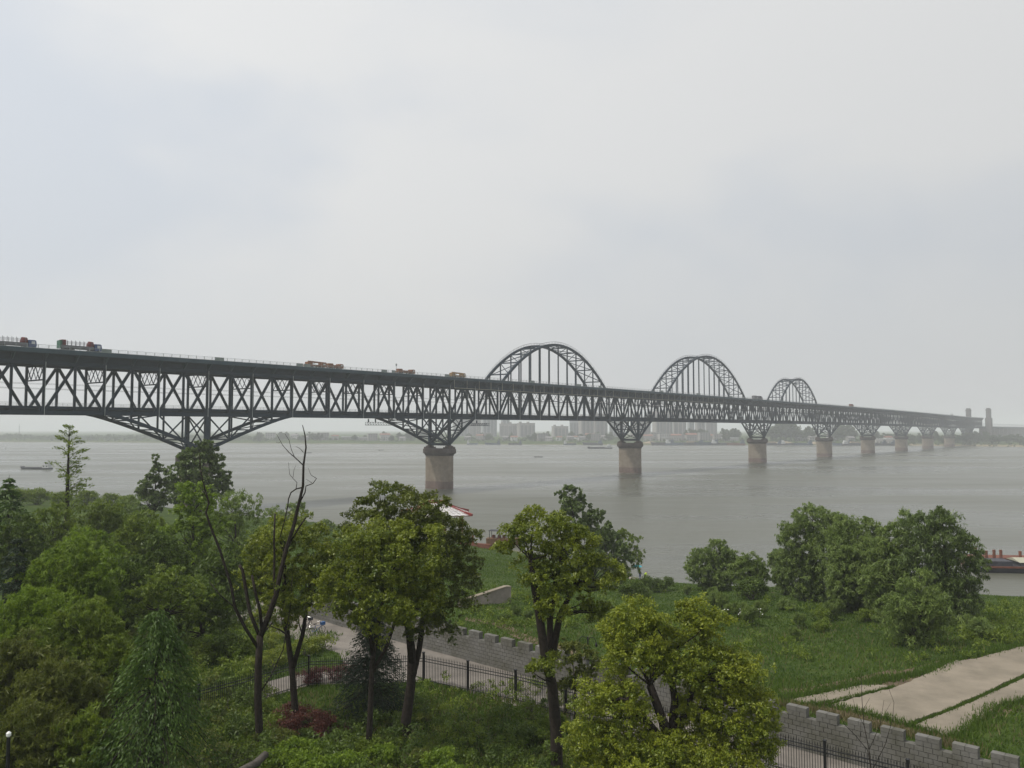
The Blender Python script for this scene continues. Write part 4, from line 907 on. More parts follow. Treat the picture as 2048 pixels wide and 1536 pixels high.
def inpoly(x, y, P):
    r = np.zeros(np.shape(x), bool); n = len(P)
    for i in range(n):
        a, b_ = P[i], P[(i + 1) % n]
        c = ((a[1] > y) != (b_[1] > y)) & (x < (b_[0] - a[0]) * (y - a[1]) / (b_[1] - a[1] + 1e-12) + a[0]); r ^= c
    return r
LPA = [(-5.9, 56.3), (-9.5, 56.0), (-13.4, 55.6), (-16, 52.4), (-18.3, 49.4), (-21.4, 44.3)]; LPB = [(-8.5, 60.5), (-11.5, 59.3), (-15.4, 57.6), (-18.3, 54.0), (-20.8, 50.6), (-23.8, 45.4)]
PLAZA = [(-21.5, 74), (-18, 81), (-9.0, 67.4), (-4, 62.3)]
def keep_grass(x, y):
    ws = wall_side(x, y); path = (ws < .3) & (y > fence_y(x) + .15) & (x > -14)
    lawn = (x < -12.3) & (y < 63.5 + (x + 12) * -.2)
    return ~(path & ~lawn) & ~inpoly(x, y, APRON) & ~((np.abs(ws) < .35)) & ~inpoly(x, y, PLAZA) & ~inpoly(x, y, LPA + LPB[::-1])
tag(grass('meadow_grass', [(-45, 92, 52, 152, 1.0), (-45, 70, 52, 90, .45), (-60, 0, 120, 235, .3), (8, 45, 30, 54, .2)], 170000, .12, .46, 'grass', 7, .055), 'thick green grass over the sloping river bank', 'grass', kind='stuff')
tag(grass('garden_grass', [(-24, 26, 34, 58, 1.0)], 60000, .12, .55, 'grass', 8, .035), 'rough grass in the garden bed in front of the fence', 'grass', kind='stuff')
tag(grass('dry_grass', [(-14, 12, 38, 54, .5), (-10, 60, 45, 75, .5)], 14000, .15, .7, 'grass_dry', 9, .03), 'dry straw-coloured grass among the green', 'grass', kind='stuff')
# white flowers on the meadow
p = gp(1492, 1243); r_ = np.random.default_rng(3); n_ = 70
C_ = np.stack([p.x + r_.normal(size=n_) * .7, p.y + r_.normal(size=n_) * .8, p.z + .7 + r_.random(n_) * .5], 1)
f_ = empty('flower_clump', p, 0, 'clump of white flowers on the grassy meadow', 'flowers')
V_ = leaf_quads(C_ - np.array(p), r_.normal(size=(n_, 3)), np.tile([0, -.5, 1.], (n_, 1)), np.full(n_, .16), np.full(n_, .15)); link('blossom', npmesh('blossom', V_, 4, 'blossom', np.ones(n_)), f_)
sm = MB()
for q in C_: sm.tube([(q[0] - p.x, q[1] - p.y, 0), (q[0] - p.x, q[1] - p.y, q[2] - p.z)], .012, 3)
sm.build('stem', 'leaf_mid', f_)

# ------------------------------------------------------------------ paths, walls, fence
def strip(name, A, B, dz, m, n=6, kind='structure', parent=None):
    """a sheet between two edges, laid on the ground"""
    A = np.array(A, float); B = np.array(B, float); t = np.linspace(0, 1, n)[None, :, None]
    P = A[:, None, :] * (1 - t) + B[:, None, :] * t
    o = link(name, gridmesh(name, P[..., 0], P[..., 1], hgt(P[..., 0], P[..., 1]) + dz, m), parent)
    if kind: o['kind'] = kind
    return o
ts = np.linspace(-16, 52, 60)
wl_edge = [(WA.x + WD.x * t + WN.x * .15, WA.y + WD.y * t + WN.y * .15) for t in ts]
fe = []
for q in wl_edge:
    d = 5.1; x, y = q[0] + WN.x * d, q[1] + WN.y * d; fe.append((x, y))
strip('path', wl_edge, fe, .02, 'paving', 8)
strip('plaza', [(-7.2, 62.0), (-9.5, 66.6), (-13.5, 70.5), (-18, 75), (-24, 84)], [(-11.5, 58.8), (-13.2, 63.4), (-16.5, 66.5), (-21, 70.5), (-30, 78)], .028, 'paving', 8)
strip('lawn_path', LPA, LPB, .034, 'paving', 6)
tr = [gp(985, 1243), gp(1010, 1255), gp(1035, 1270), gp(1065, 1282), gp(1100, 1290), gp(1150, 1310)]
strip('dirt_trail', [(p.x - .45, p.y - .5) for p in tr], [(p.x + .45, p.y + .5) for p in tr], .03, 'soil', 3)
tr = [gp(930, 1238), gp(960, 1243), gp(1000, 1246)]
strip('bare_earth', [(p.x, p.y - 1.1) for p in tr], [(p.x, p.y + 1.2) for p in tr], .028, 'soil', 4)
tr = [gp(1560, 1395), gp(1620, 1392), gp(1700, 1376), (gp(1800, 1352))]
strip('bare_earth', [(p.x, p.y - .5) for p in tr], [(p.x + .3, p.y + 1.5) for p in tr], .022, 'soil', 4)
# block wall with merlons
wall = empty('block_wall', WA, math.atan2(WD.y, WD.x), 'grey concrete block wall with square crenellations running beside the path', 'wall')
BL, BH, NT = .42, .25, 7
w0, w1 = -22.0, 44.0
zw = 11.0
MB().box(w0, w1, -.15, .15, zw - .6, zw + NT * BH - .02).build('mortar_core', 'mortar', wall)
bms = []
for k in range(3):
    q = (.004, .010, .0)[k]; bms.append(MB().box(-BL / 2 + .012, BL / 2 - .012, -.2 + q, .2 - q, .012, BH - .012).mesh('block', 'block'))
cells = []
for r in range(NT):
    x = w0 + (BL / 2 if r % 2 else 0)
    while x < w1 - BL:
        cells.append((x + BL / 2, r)); x += BL
def cdist(c):
    q = WA + WD * c[0]; px = 1024 + q.x / q.y * F; vis = 780 < px < 2060; return (0 if vis else 1000) + q.length - c[1] * .3
cells.sort(key=cdist)
rs = random.Random(4)
rest = MB()
for i, (x, r) in enumerate(cells):
    if i < 300: link('block', bms[rs.randrange(3)], wall, (x, rs.uniform(-.006, .006), zw + r * BH))
    else: rest.box(x - BL / 2 + .012, x + BL / 2 - .012, -.2, .2, zw + r * BH + .012, zw + (r + 1) * BH - .012)
tag(rest.build('block_courses', 'block', wall), kind='stuff')
x = w0 + .3; mi = 0
mm = MB()
for r in range(2):
    for k in range(3 if r == 0 else 2):
        a = -.55 + k * .367 if r == 0 else -.55 + k * .55
        mm.box(a + .008, a + (.351 if r == 0 else .534), -.2, .2, r * .24 + .012, (r + 1) * .24 - .004)
mm.box(-.52, .52, -.17, .17, .01, .46)
mme = mm.mesh('merlon', 'block')
while x < w1 - 1:
    link('merlon', mme, wall, (x + .55, rs.uniform(-.01, .01), zw + NT * BH)); x += 1.62
# iron fence
fence = empty('iron_fence', (FENCE[3][0], FENCE[3][1], 11.0), 0, 'black iron picket fence with spear tips bordering the path', 'fence')
FO = Vector((FENCE[3][0], FENCE[3][1], 11.0))
pk = MB().box(-.012, .012, -.012, .012, .05, 1.72); b0 = len(pk.v)
pk.v += [(-.02, -.02, 1.72), (.02, -.02, 1.72), (.02, .02, 1.72), (-.02, .02, 1.72), (0, 0, 1.9)]; pk.f += [(b0, b0 + 1, b0 + 4), (b0 + 1, b0 + 2, b0 + 4), (b0 + 2, b0 + 3, b0 + 4), (b0 + 3, b0, b0 + 4), (b0 + 3, b0 + 2, b0 + 1, b0)]
pkm = pk.mesh('picket', 'black_iron')
pom = MB().box(-.06, .06, -.06, .06, -.3, 1.98).box(-.075, .075, -.075, .075, 1.98, 2.03).mesh('post', 'black_iron')
pick = []
for (ax, ay), (bx, by) in zip(FENCE[:-1], FENCE[1:]):
    ln = math.hypot(bx - ax, by - ay); nseg = max(1, round(ln / 3.5)); an = math.atan2(by - ay, bx - ax)
    za_, zb_ = hz(ax, ay), hz(bx, by)
    for k in range(nseg):
        t = k / nseg; link('post', pom, fence, Vector((ax + (bx - ax) * t, ay + (by - ay) * t, za_ + (zb_ - za_) * t)) - FO, an)
    for z in (.18, 1.42, 1.60): MB().beam(Vector((ax, ay, za_ + z)) - FO, Vector((bx, by, zb_ + z)) - FO, .04, .045, (0, 0, 1)).build('rail', 'black_iron', fence)
    for k in range(1, int(ln / .13)):
        t = k * .13 / ln; pick.append((ax + (bx - ax) * t, ay + (by - ay) * t, za_ + (zb_ - za_) * t, an))
def pdis(p):
    px = 1024 + p[0] / p[1] * F; return math.hypot(p[0], p[1]) + (0 if (400 < px < 1160 or 1560 < px < 1960) else 500)
pick.sort(key=pdis); rest = MB()
for i, p in enumerate(pick):
    q = Vector(p[:3]) - FO
    if i < 300: link('picket', pkm, fence, q, p[3])
    else: rest.box(q.x - .012, q.x + .012, q.y - .012, q.y + .012, q.z + .05, q.z + 1.85)
tag(rest.build('picket_row', 'black_iron', fence), kind='stuff')
ea = [gp(*q) for q in ((1565, 1398), (1640, 1381), (1720, 1364), (1815, 1340), (1905, 1314), (2000, 1302), (2085, 1284))]; eb = [gp(*q) for q in ((1590, 1416), (1650, 1428), (1720, 1446), (1800, 1466), (1890, 1488), (1990, 1440), (2092, 1400))]
strip('bare_earth', [(p.x, p.y) for p in eb], [(p.x, p.y) for p in ea], .014, 'soil', 12)
# concrete apron beyond the wall
apron = empty('concrete_apron', APRON[0], 0, None, None); apron['kind'] = 'structure'
def slab(poly, name='slab'):
    rj = random.Random(len(poly)); q2 = []
    for (ax, ay), (bx, by) in zip(poly, poly[1:] + poly[:1]):
        nn = max(1, int(math.hypot(bx - ax, by - ay) / 7)); q2 += [(ax + (bx - ax) * k / nn + (rj.uniform(-1.5, 1.5) if k else 0), ay + (by - ay) * k / nn + (rj.uniform(-.7, .7) if k else 0)) for k in range(nn)]
    P = [gp(*q) for q in q2]; mb = MB(); n = len(P); o = APRON[0]
    top = [(p.x - o.x, p.y - o.y, p.z - o.z + .13) for p in P]; bot = [(p.x - o.x, p.y - o.y, p.z - o.z - .5) for p in P]
    mb.v += top + bot; mb.f += [tuple(range(n)), tuple(reversed(range(n, 2 * n)))] + [(i, (i + 1) % n, n + (i + 1) % n, n + i) for i in range(n)]
    mb.build(name, 'concrete', apron)
slab([(1585, 1404), (1650, 1390), (1730, 1374), (1785, 1376), (1720, 1394), (1655, 1412), (1620, 1412)])
slab([(1662, 1415), (1725, 1397), (1795, 1378), (1860, 1350), (1905, 1326), (1948, 1322), (2000, 1308), (2080, 1288), (2085, 1338), (2040, 1356), (1960, 1394), (1890, 1424), (1815, 1452), (1740, 1432)])
slab([(1826, 1456), (1900, 1428), (1968, 1398), (2048, 1361), (2088, 1342), (2088, 1395), (2005, 1410), (1975, 1432), (1935, 1462), (1900, 1478)])
def fringe(name, lab, lines, n, seed, hmax, m='grass', sp=.22):
    r = np.random.default_rng(seed); P = []
    for ln_ in lines:
        for (ax, ay), (bx, by) in zip(ln_[:-1], ln_[1:]):
            a, b_ = gp(ax, ay), gp(bx, by); k = int(n * (b_ - a).length); t = r.random(k)[:, None]; P.append(np.array(a[:2]) * (1 - t) + np.array(b_[:2]) * t + r.normal(size=(k, 2)) * sp * (.4 + r.random((k, 1))))
    P = np.concatenate(P); x, y = P[:, 0], P[:, 1]; z = hgt(x, y); k = len(x); h = .05 + hmax * r.random(k) ** 1.5; a = r.uniform(0, 6.28, k); w = .035 * (.6 + r.random(k)); l_ = r.normal(size=(k, 2)) * .3 * h[:, None]
    V = np.stack([np.stack([x - np.cos(a) * w, y - np.sin(a) * w, z], 1), np.stack([x + np.cos(a) * w, y + np.sin(a) * w, z], 1), np.stack([x + l_[:, 0], y + l_[:, 1], z + .13 + h], 1)], 1).reshape(-1, 3)
    tag(link(name, npmesh(name, V, 3, m, np.clip(r.normal(.4, .25, k), 0, 1))), lab, 'grass', kind='stuff')
EDG = [[(1565, 1402), (1650, 1386), (1730, 1370), (1860, 1346), (1905, 1322), (2000, 1304), (2070, 1288)], [(1600, 1414), (1660, 1414), (1740, 1434), (1820, 1456), (1900, 1480), (1940, 1462), (1990, 1420), (2060, 1402)]]
fringe('apron_fringe', 'grass creeping over the edges of the concrete apron', EDG, 190, 21, .28, 'grass', .32)
fringe('seam_grass', 'grass growing in the seam between the concrete slabs', [[(1820, 1454), (1895, 1426), (1965, 1396), (2045, 1359), (2085, 1340)], [(1640, 1414), (1720, 1395), (1790, 1377)]], 170, 22, .12, 'grass', .1)
fringe('wall_foot_grass', 'dry and green grass along the outer foot of the block wall', [[(1560, 1412), (1640, 1428), (1740, 1452), (1840, 1478), (1960, 1512)]], 120, 23, .4, 'grass_dry', .35)
# low retaining wall on the bank
a, b_ = gp(918, 1216), gp(1020, 1207)
rw = empty('retaining_wall', a, math.atan2(b_.y - a.y, b_.x - a.x), 'low brown retaining wall tapering across the grassy bank', 'wall'); ln = math.hypot(b_.x - a.x, b_.y - a.y)
MB().prism([(0, -.6), (ln, -.6), (ln, 1.55), (ln * .9, 1.6), (0, .55)], -.25, .25, 'y').build('wall_body', 'stone', rw)
MB().prism([(0, .55), (ln * .9, 1.6), (ln, 1.55), (ln, 1.68), (ln * .9, 1.73), (0, .68)], -.32, .32, 'y').build('coping', 'concrete', rw)
# lamp post on the path
lp = gp(1176, 1350); lp = Vector((lp.x, lp.y, 11.0))
o = empty('street_lamp', lp, R(-25), 'black street lamp with two curved arms beside the block wall', 'street lamp')
MB().tube([(0, 0, 0), (0, 0, .5), (0, 0, .55), (0, 0, 2.6)], [.12, .12, .065, .05], 10).build('pole', 'black_iron', o)
for s in (-1, 1):
    ar = MB().tube([(0, 0, 2.35), (s * .18, 0, 2.55), (s * .4, 0, 2.58), (s * .55, 0, 2.45), (s * .62, 0, 2.25)], .022, 6).build('arm', 'black_iron', o)
    MB().tube([(s * .62, 0, 2.27), (s * .62, 0, 2.1), (s * .62, 0, 1.95)], [.03, .10, .07], 8).build('lamp_head', 'black_iron', ar)
p = gp(16, 1580); o = empty('garden_lamp', (at(17, 1480, 33).x, 33, hz(at(17, 1480, 33).x, 33)), 0, 'dark garden lamp post with small white globe at the bottom left corner', 'lamp')
zt_ = at(17, 1466, 33).z - hz(at(17, 1480, 33).x, 33)
MB().tube([(0, 0, -.2), (0, 0, zt_ - .15)], .07, 8).build('pole', 'black_iron', o); MB().tube([(0, 0, zt_ - .18), (0, 0, zt_ - .1), (0, 0, zt_), (0, 0, zt_ + .06)], [.03, .09, .09, .03], 10).build('globe', 'lamp_white', o)
# dead log
p0, p1 = at(478, 1545, 34), at(532, 1508, 35.5)
o = empty('dead_log', p0, 0, 'grey weathered log with a sawn end at the bottom left of centre', 'log')
MB().tube([(0, 0, 0), tuple((p1 - p0) * .6 + Vector((0, 0, -.1))), tuple(p1 - p0)], [.17, .16, .15], 9).build('stem', 'bark_grey', o, smooth=True)
r_ = np.random.default_rng(8)
o = empty('brush_pile', gp(430, 1560), 0, 'tangle of dry grey twigs at the bottom beside the log', 'brush')
tw = MB()
for k in range(90):
    q = Vector((r_.normal() * 1.1, r_.normal() * .5, .2 + abs(r_.normal()) * .3)); d = Vector((r_.normal(), r_.normal() * .5, .5 + r_.normal() * .5)).normalized() * r_.uniform(.8, 1.8)
    tw.tube([q, q + d * .5 + Vector((0, 0, .12)), q + d], [.014, .01, .005], 3)
tag(tw.build('twigs', 'bark_grey', o), kind='stuff')

# ------------------------------------------------------------------ bicycles
def bicycle(loc, rz, lab, m):
    o = empty('bicycle', loc, rz, lab, 'bicycle', 'bicycles on the path')
    def torus(x, z, r, t):
        mb = MB(); mb.tube([(x + r * math.cos(a), 0, z + r * math.sin(a)) for a in np.linspace(0, 2 * math.pi, 21)], t, 5, cap=False); return mb
    for x in (-.52, .52):
        w = torus(x, .32, .31, .02).build('wheel', 'rubber', o); sp = MB()
        for a in np.linspace(0, math.pi, 8, endpoint=False): sp.tube([(x + .3 * math.cos(a), 0, .32 + .3 * math.sin(a)), (x - .3 * math.cos(a), 0, .32 - .3 * math.sin(a))], .003, 3)
        sp.build('spokes', 'chrome', w)
    f = MB()
    for a, b2 in (((-.52, .32), (-.08, .30)), ((-.08, .30), (-.2, .82)), ((-.2, .72), (.36, .74)), ((-.08, .30), (.38, .66)), ((-.52, .32), (-.18, .72)), ((.52, .32), (.34, .95))): f.tube([(a[0], 0, a[1]), (b2[0], 0, b2[1])], .018, 6)
    f.build('frame', m, o)
    MB().tube([(.2, -.27, .98), (.34, -.12, 1.02), (.34, .12, 1.02), (.2, .27, .98)], .014, 6).build('handlebar', 'chrome', o)
    MB().prism([(-.36, .86), (-.05, .86), (-.08, .91), (-.33, .93)], -.07, .07, 'y').build('saddle', 'rubber', o)
    MB().box(.42, .72, -.17, .17, .70, .95).build('basket', m, o); MB().box(-.75, -.35, -.08, .08, .68, .72).build('rack', 'chrome', o)
    MB().beam((-.08, -.12, .2), (-.08, .12, .4), .03, .03, (1, 0, 0)).build('crank', 'chrome', o)
p = gp(634, 1271); bicycle((p.x, p.y, hz(p.x, p.y) + .03), R(50), 'blue bicycle with a front basket parked on the grey path', 'bike_blue')
p = gp(614, 1262); bicycle((p.x, p.y, hz(p.x, p.y) + .03), R(75), 'dark bicycle half hidden behind the trunk, left of the blue one', 'hull_dark')

# ------------------------------------------------------------------ boats
def hull(o, L_, B, H, m, bow=.16, z0=-.4, sheer=.5):
    """barge hull: raked bow at +x, square stern"""
    st = [(-.5, .92, 0), (-.46, 1, 0), (.5 - bow, 1, 0), (.5 - bow * .45, .72, sheer * .5), (.5, .12, sheer)]
    mb = MB(); 
    for f, w, up in st:
        x = f * L_; b_ = B / 2 * w; zt__ = H + up; rk = x - (.06 * L_ if f > .4 else 0)
        mb.v += [(rk, -b_ * .85, z0), (rk, b_ * .85, z0), (x, b_, zt__), (x, -b_, zt__)]
    for i in range(len(st) - 1):
        for k in range(4): mb.f.append((4 * i + k, 4 * i + (k + 1) % 4, 4 * i + 4 + (k + 1) % 4, 4 * i + 4 + k))
    mb.f += [(0, 1, 2, 3), tuple(4 * (len(st) - 1) + k for k in range(4))]
    return mb.build('hull', m, o)
def house(o, x0, x1, B, z0, z1, m='cabin_white', win=True):
    h = MB().box(x0, x1, -B / 2, B / 2, z0, z1).build('deckhouse', m, o)
    MB().box(x0 - .3, x1 + .3, -B / 2 - .3, B / 2 + .3, z1, z1 + .15).build('cabin_roof', m, h)
    if win:
        n = max(2, int((x1 - x0) / 1.6))
        for k in range(n):
            c = x0 + (k + .5) * (x1 - x0) / n
            for s in (-1, 1): MB().box(c - .4, c + .4, s * (B / 2 + .012) - .01, s * (B / 2 + .012) + .01, z1 - 1.3, z1 - .5).build('window', 'glass_dark', h)
    return h
def barge(px, py, length, rz, lab, m='hull_dark', cargo=None, group=None, tall=1.0, name='river_barge', hk=1.0, cm='cabin_white', cat='barge'):
    p = at(px, py, CZ * F / (py - 859)); o = empty(name, (p.x, p.y, 0), rz, lab, cat, group)
    L_, B = length, length * .2; H = max(.8, length * .045) * hk
    hull(o, L_, B, H, m, sheer=H * .8)
    MB().box(-.2 * L_, .36 * L_, -B * .38, B * .38, H, H + .35 * H).build('hatch_coaming', m, o)
    if cargo: MB().prism([(-.17 * L_, H), (.33 * L_, H), (.25 * L_, H * 2.1), (-.1 * L_, H * 2.2)], -B * .34, B * .34, 'y').build('cargo', cargo, o)
    h = house(o, -.46 * L_, -.27 * L_, B * .8, H, H + 2.5 * tall, cm)
    house(o, -.44 * L_, -.34 * L_, B * .6, H + 2.5 * tall + .16, H + 4.7 * tall, cm)
    MB().tube([(-.39 * L_, 0, H + 4.7 * tall), (-.39 * L_, 0, H + 7 * tall)], .08, 5).build('mast', 'steel', o)
    MB().box(.38 * L_, .44 * L_, -B * .2, B * .2, H, H + 1.2 * tall).build('windlass', m, o)
    return o
barge(71, 938, 24, R(172), 'dark low barge with stern wheelhouse on the river at the left', 'hull_dark', tall=.8)
barge(1199, 897, 37, R(183), 'grey barge with stern wheelhouse crossing below the first arch', 'hull_dark')
def sampan(px, py, L_, rz, lab, who=None):
    p = at(px, py, CZ * F / (py - 859)); o = empty('small_boat', (p.x, p.y, 0), rz, lab, 'boat', 'small boats on the river')
    mb = MB(); n = 9
    for i in range(n):
        t = i / (n - 1) * 2 - 1; w = L_ * .1 * (1 - abs(t) ** 2.6) + .05; up = .45 * t * t
        mb.v += [(t * L_ / 2, -w * .6, -.2 + up * .6), (t * L_ / 2, w * .6, -.2 + up * .6), (t * L_ / 2, w, .45 + up), (t * L_ / 2, -w, .45 + up)]
    for i in range(n - 1):
        for k in range(4): mb.f.append((4 * i + k, 4 * i + (k + 1) % 4, 4 * i + 4 + (k + 1) % 4, 4 * i + 4 + k))
    mb.f += [(0, 1, 2, 3), tuple(4 * (n - 1) + k for k in range(4))]
    mb.build('hull', 'hull_dark', o)
    for x in (-.2, .15): MB().box(x * L_ - .15, x * L_ + .15, -L_ * .085, L_ * .085, .46, .52).build('thwart', 'timber', o)
    return p
sp1 = sampan(1077, 914, 8.6, R(4), 'small dark boat carrying one person, below the left foot of the first arch')
sampan(762, 900.5, 7.0, R(0), 'tiny empty boat far out left of the nearest full pier')
sp3 = sampan(618, 906, 6.0, R(-3), 'tiny boat just right of the bare treetop')
p = at(11, 897, 1180); o = empty('navigation_buoy', (p.x, p.y, 0), 0, 'small white navigation buoy at the far left of the river', 'buoy')
MB().tube([(0, 0, -.5), (0, 0, .9)], 2.2, 12).build('float', 'cabin_white', o); MB().tube([(0, 0, .9), (0, 0, 4.6), (0, 0, 6.2)], [.9, .5, .1], 6).build('mast', 'cabin_white', o)
names = ['blue', 'long dark', 'grey', 'rusty', 'low dark', 'sand-laden']
moor = [(945, 'hull_blue', 22), (985, 'hull_blue', 30), (1030, 'hull_dark', 26), (1140, 'hull_blue', 24), (1185, 'hull_dark', 38), (1325, 'hull_dark', 44), (1352, 'hull_blue', 40), (1386, 'hull_dark', 40), (1412, 'hull_blue', 46), (1444, 'hull_dark', 40), (1470, 'rust', 36), (1545, 'hull_dark', 36), (1580, 'hull_dark', 34), (1606, 'hull_blue', 34), (1684, 'hull_blue', 36), (1706, 'hull_dark', 38), (1754, 'hull_blue', 34), (1772, 'hull_dark', 36)]
for i, (px, m, ln) in enumerate(moor):
    X_ = at(px, 888, 1480).x; yy = np.interp(X_, FAR[:, 0], FAR[:, 1]) - 18; py = 859 + CZ * F / yy
    barge(px, py, ln, R(180 if i % 3 else 4), 'moored barge in the row along the far bank', m, 'sand_heap' if i % 4 == 3 else None, 'barges moored along the far bank', tall=1.3, name='moored_barge', hk=1.9, cm='hull_blue' if i % 3 else 'cabin_white')
# work barge at the right edge
p = at(2012, 1143, 162); o = empty('work_barge', (p.x + 12.5, p.y + 2, 0), R(-6), 'rusty flat work barge moored at the right edge of the photo behind the willow', 'barge')
hull(o, 34, 7.5, 1.0, 'hull_dark', sheer=.1)
MB().box(-16.5, 15, -3.9, -3.7, 1.0, 1.35).box(-16.5, 15, 3.7, 3.9, 1.0, 1.35).build('bulwark', 'rust', o)
c = MB().box(-9, 13, -2.6, 2.2, 1.0, 2.0).build('deckhouse', 'truck_grey', o)
for k in range(9): MB().box(-8.2 + k * 2.3, -7.0 + k * 2.3, -2.63, -2.61, 1.25, 1.8).build('window', 'glass_dark', c)
MB().prism([(-2.8, 2.02), (-3.1, 2.0), (0, 2.6), (2.6, 2.0), (2.3, 2.02)], -9.5, 13.5, 'x').build('cabin_roof', 'cream', c)
for x in (-15, -13, -11.5, -10.2, -6.5): MB().tube([(x, 3.0, 1.0), (x, 3.0, 3.4 + (x % 1.3))], .3, 8).build('bollard', 'rust', o)
MB().box(-16, 14, 4.1, 8.5, -.4, 1.8).build('pontoon', 'rust', o)
MB().box(-15.5, -10.5, -2.4, 2.0, 1.0, 2.1).build('winch_block', 'hull_dark', o)
# small moored boat by the pavilion
p = at(1000, 1086, 202); o = empty('moored_boat', (p.x + 1, p.y, 0), R(-12), 'brown wooden boat with a canopy moored behind the round camphor tree', 'boat')
hull(o, 8.5, 2.6, 1.5, 'timber', sheer=.3); MB().box(-3.6, 1.0, -1.4, 1.4, 3.3, 3.42).build('canopy', 'hull_dark', o)
for x in (-3.4, .8):
    for y in (-1.2, 1.2): MB().box(x - .06, x + .06, y - .06, y + .06, 1.5, 3.3).build('canopy_post', 'hull_dark', o)
for x in (-2.6, -1.2, 0): MB().box(x - .3, x + .3, -.6, .6, 1.5, 2.2).build('crate', 'rust', o)

# ------------------------------------------------------------------ riverside pavilion, dike wall
PV = at(872, 1100, 186); pz = hz(PV.x, PV.y)
pav = empty('pavilion', (PV.x, PV.y, pz), R(8), 'riverside pavilion with white tiled hip roof and red ridges behind the central camphor', 'pavilion')
eh = at(930, 1028, 186).z - pz; rh = at(872, 1006, 186).z - pz; ew, ed, rl_ = 7.4, 5.0, 1.5
MB().box(-6.4, 6.4, -4.2, 4.2, -1.5, .35).build('platform', 'stone', pav)
for x in (-5.6, -1.9, 1.9, 5.6):
    for y in (-3.5, 3.5): MB().tube([(x, y, .35), (x, y, eh)], .2, 8).build('column', 'red_paint', pav)
cor = [(-ew, -ed), (ew, -ed), (ew, ed), (-ew, ed)]; rd_ = [(-rl_, 0), (rl_, 0)]
for k, (a, b_, r0_, r1_) in enumerate(((0, 1, 0, 1), (1, 2, 1, 1), (2, 3, 1, 0), (3, 0, 0, 0))):
    A_, B_, C_, D_ = [Vector((*cor[a], eh)), Vector((*cor[b_], eh)), Vector((*rd_[r1_], rh)), Vector((*rd_[r0_], rh))]
    mb = MB(); nc, nr = 22, 7
    for i in range(nr):
        for j in range(nc):
            def q(u, v): return (A_ * (1 - u) + B_ * u) * (1 - v) + (D_ * (1 - u) + C_ * u) * v
            up = Vector((0, 0, .07 if j % 2 else 0)); st_ = Vector((0, 0, .06))
            mb.face([q(j / nc, i / nr) + up + st_, q((j + 1) / nc, i / nr) + up + st_, q((j + 1) / nc, (i + 1) / nr) + up, q(j / nc, (i + 1) / nr) + up])
    sl = MB().face([A_ - Vector((0, 0, .12)), B_ - Vector((0, 0, .12)), C_ - Vector((0, 0, .12)), D_ - Vector((0, 0, .12))]).build('roof_slope', 'timber', pav)
    tag(mb.build('roof_tiles', 'tile_white', sl), kind='stuff')
for k in range(4):
    e = Vector((*cor[k], eh)); t_ = Vector((*rd_[0 if k in (0, 3) else 1], rh)); d = (e - t_)
    hp = MB().beam(t_ + Vector((0, 0, .12)), t_ + d * .78 + Vector((0, 0, .12)), .3, .34, (0, 0, 1)).build('hip_ridge', 'red_paint', pav)
    MB().beam(t_ + d * .78 + Vector((0, 0, .12)), t_ + d * 1.04 + Vector((0, 0, .28)), .5, .55, (0, 0, 1)).build('ridge_end', 'red_paint', hp)
MB().beam((-rl_ - .3, 0, rh + .25), (rl_ + .3, 0, rh + .25), .45, .7, (0, 1, 0)).build('ridge', 'red_paint', pav)
a, b_ = at(900, 1085, 183), at(982, 1092, 178)
rail = empty('red_railing', (a.x, a.y, hz(a.x, a.y)), math.atan2(b_.y - a.y, b_.x - a.x), 'red timber railing on the landing beside the pavilion', 'railing'); ln = math.hypot(b_.x - a.x, b_.y - a.y); zo = b_.z - hz(a.x, a.y)
for x in (.3, ln * .28, ln * .56): MB().box(x - .16, x + .16, -.16, .16, zo - 1.8, zo + 1.9).build('post', 'red_paint', rail)
for z in (.5, 1.2): MB().box(.3, ln * .56, -.07, .07, zo + z, zo + z + .16).build('rail', 'red_paint', rail)
MB().box(ln * .3, ln, -.5, .5, zo - 1.2, zo + .35).build('kerb_beam', 'rust', rail)
a, b_ = at(630, 1060, 225), at(700, 1062, 215)
dk = empty('dike_wall', (a.x, a.y, hz(a.x, a.y)), math.atan2(b_.y - a.y, b_.x - a.x), 'brown dike wall with thin railing at the water edge left of the pavilion', 'wall'); ln = math.hypot(b_.x - a.x, b_.y - a.y); zo = a.z - hz(a.x, a.y)
MB().box(-12, ln + 10, -.4, .4, min(zo, 0) - 2.5, zo).build('wall_body', 'stone', dk); MB().box(-12, ln + 10, -.5, .5, zo, zo + .3).build('coping', 'timber', dk)
for k in range(14): x = -11 + k * (ln + 20) / 13; MB().box(x - .05, x + .05, -.05, .05, zo + .3, zo + 1.5).build('post', 'black_iron', dk)
for z in (.9, 1.45): MB().box(-11, ln + 9, -.03, .03, zo + z, zo + z + .05).build('rail', 'black_iron', dk)

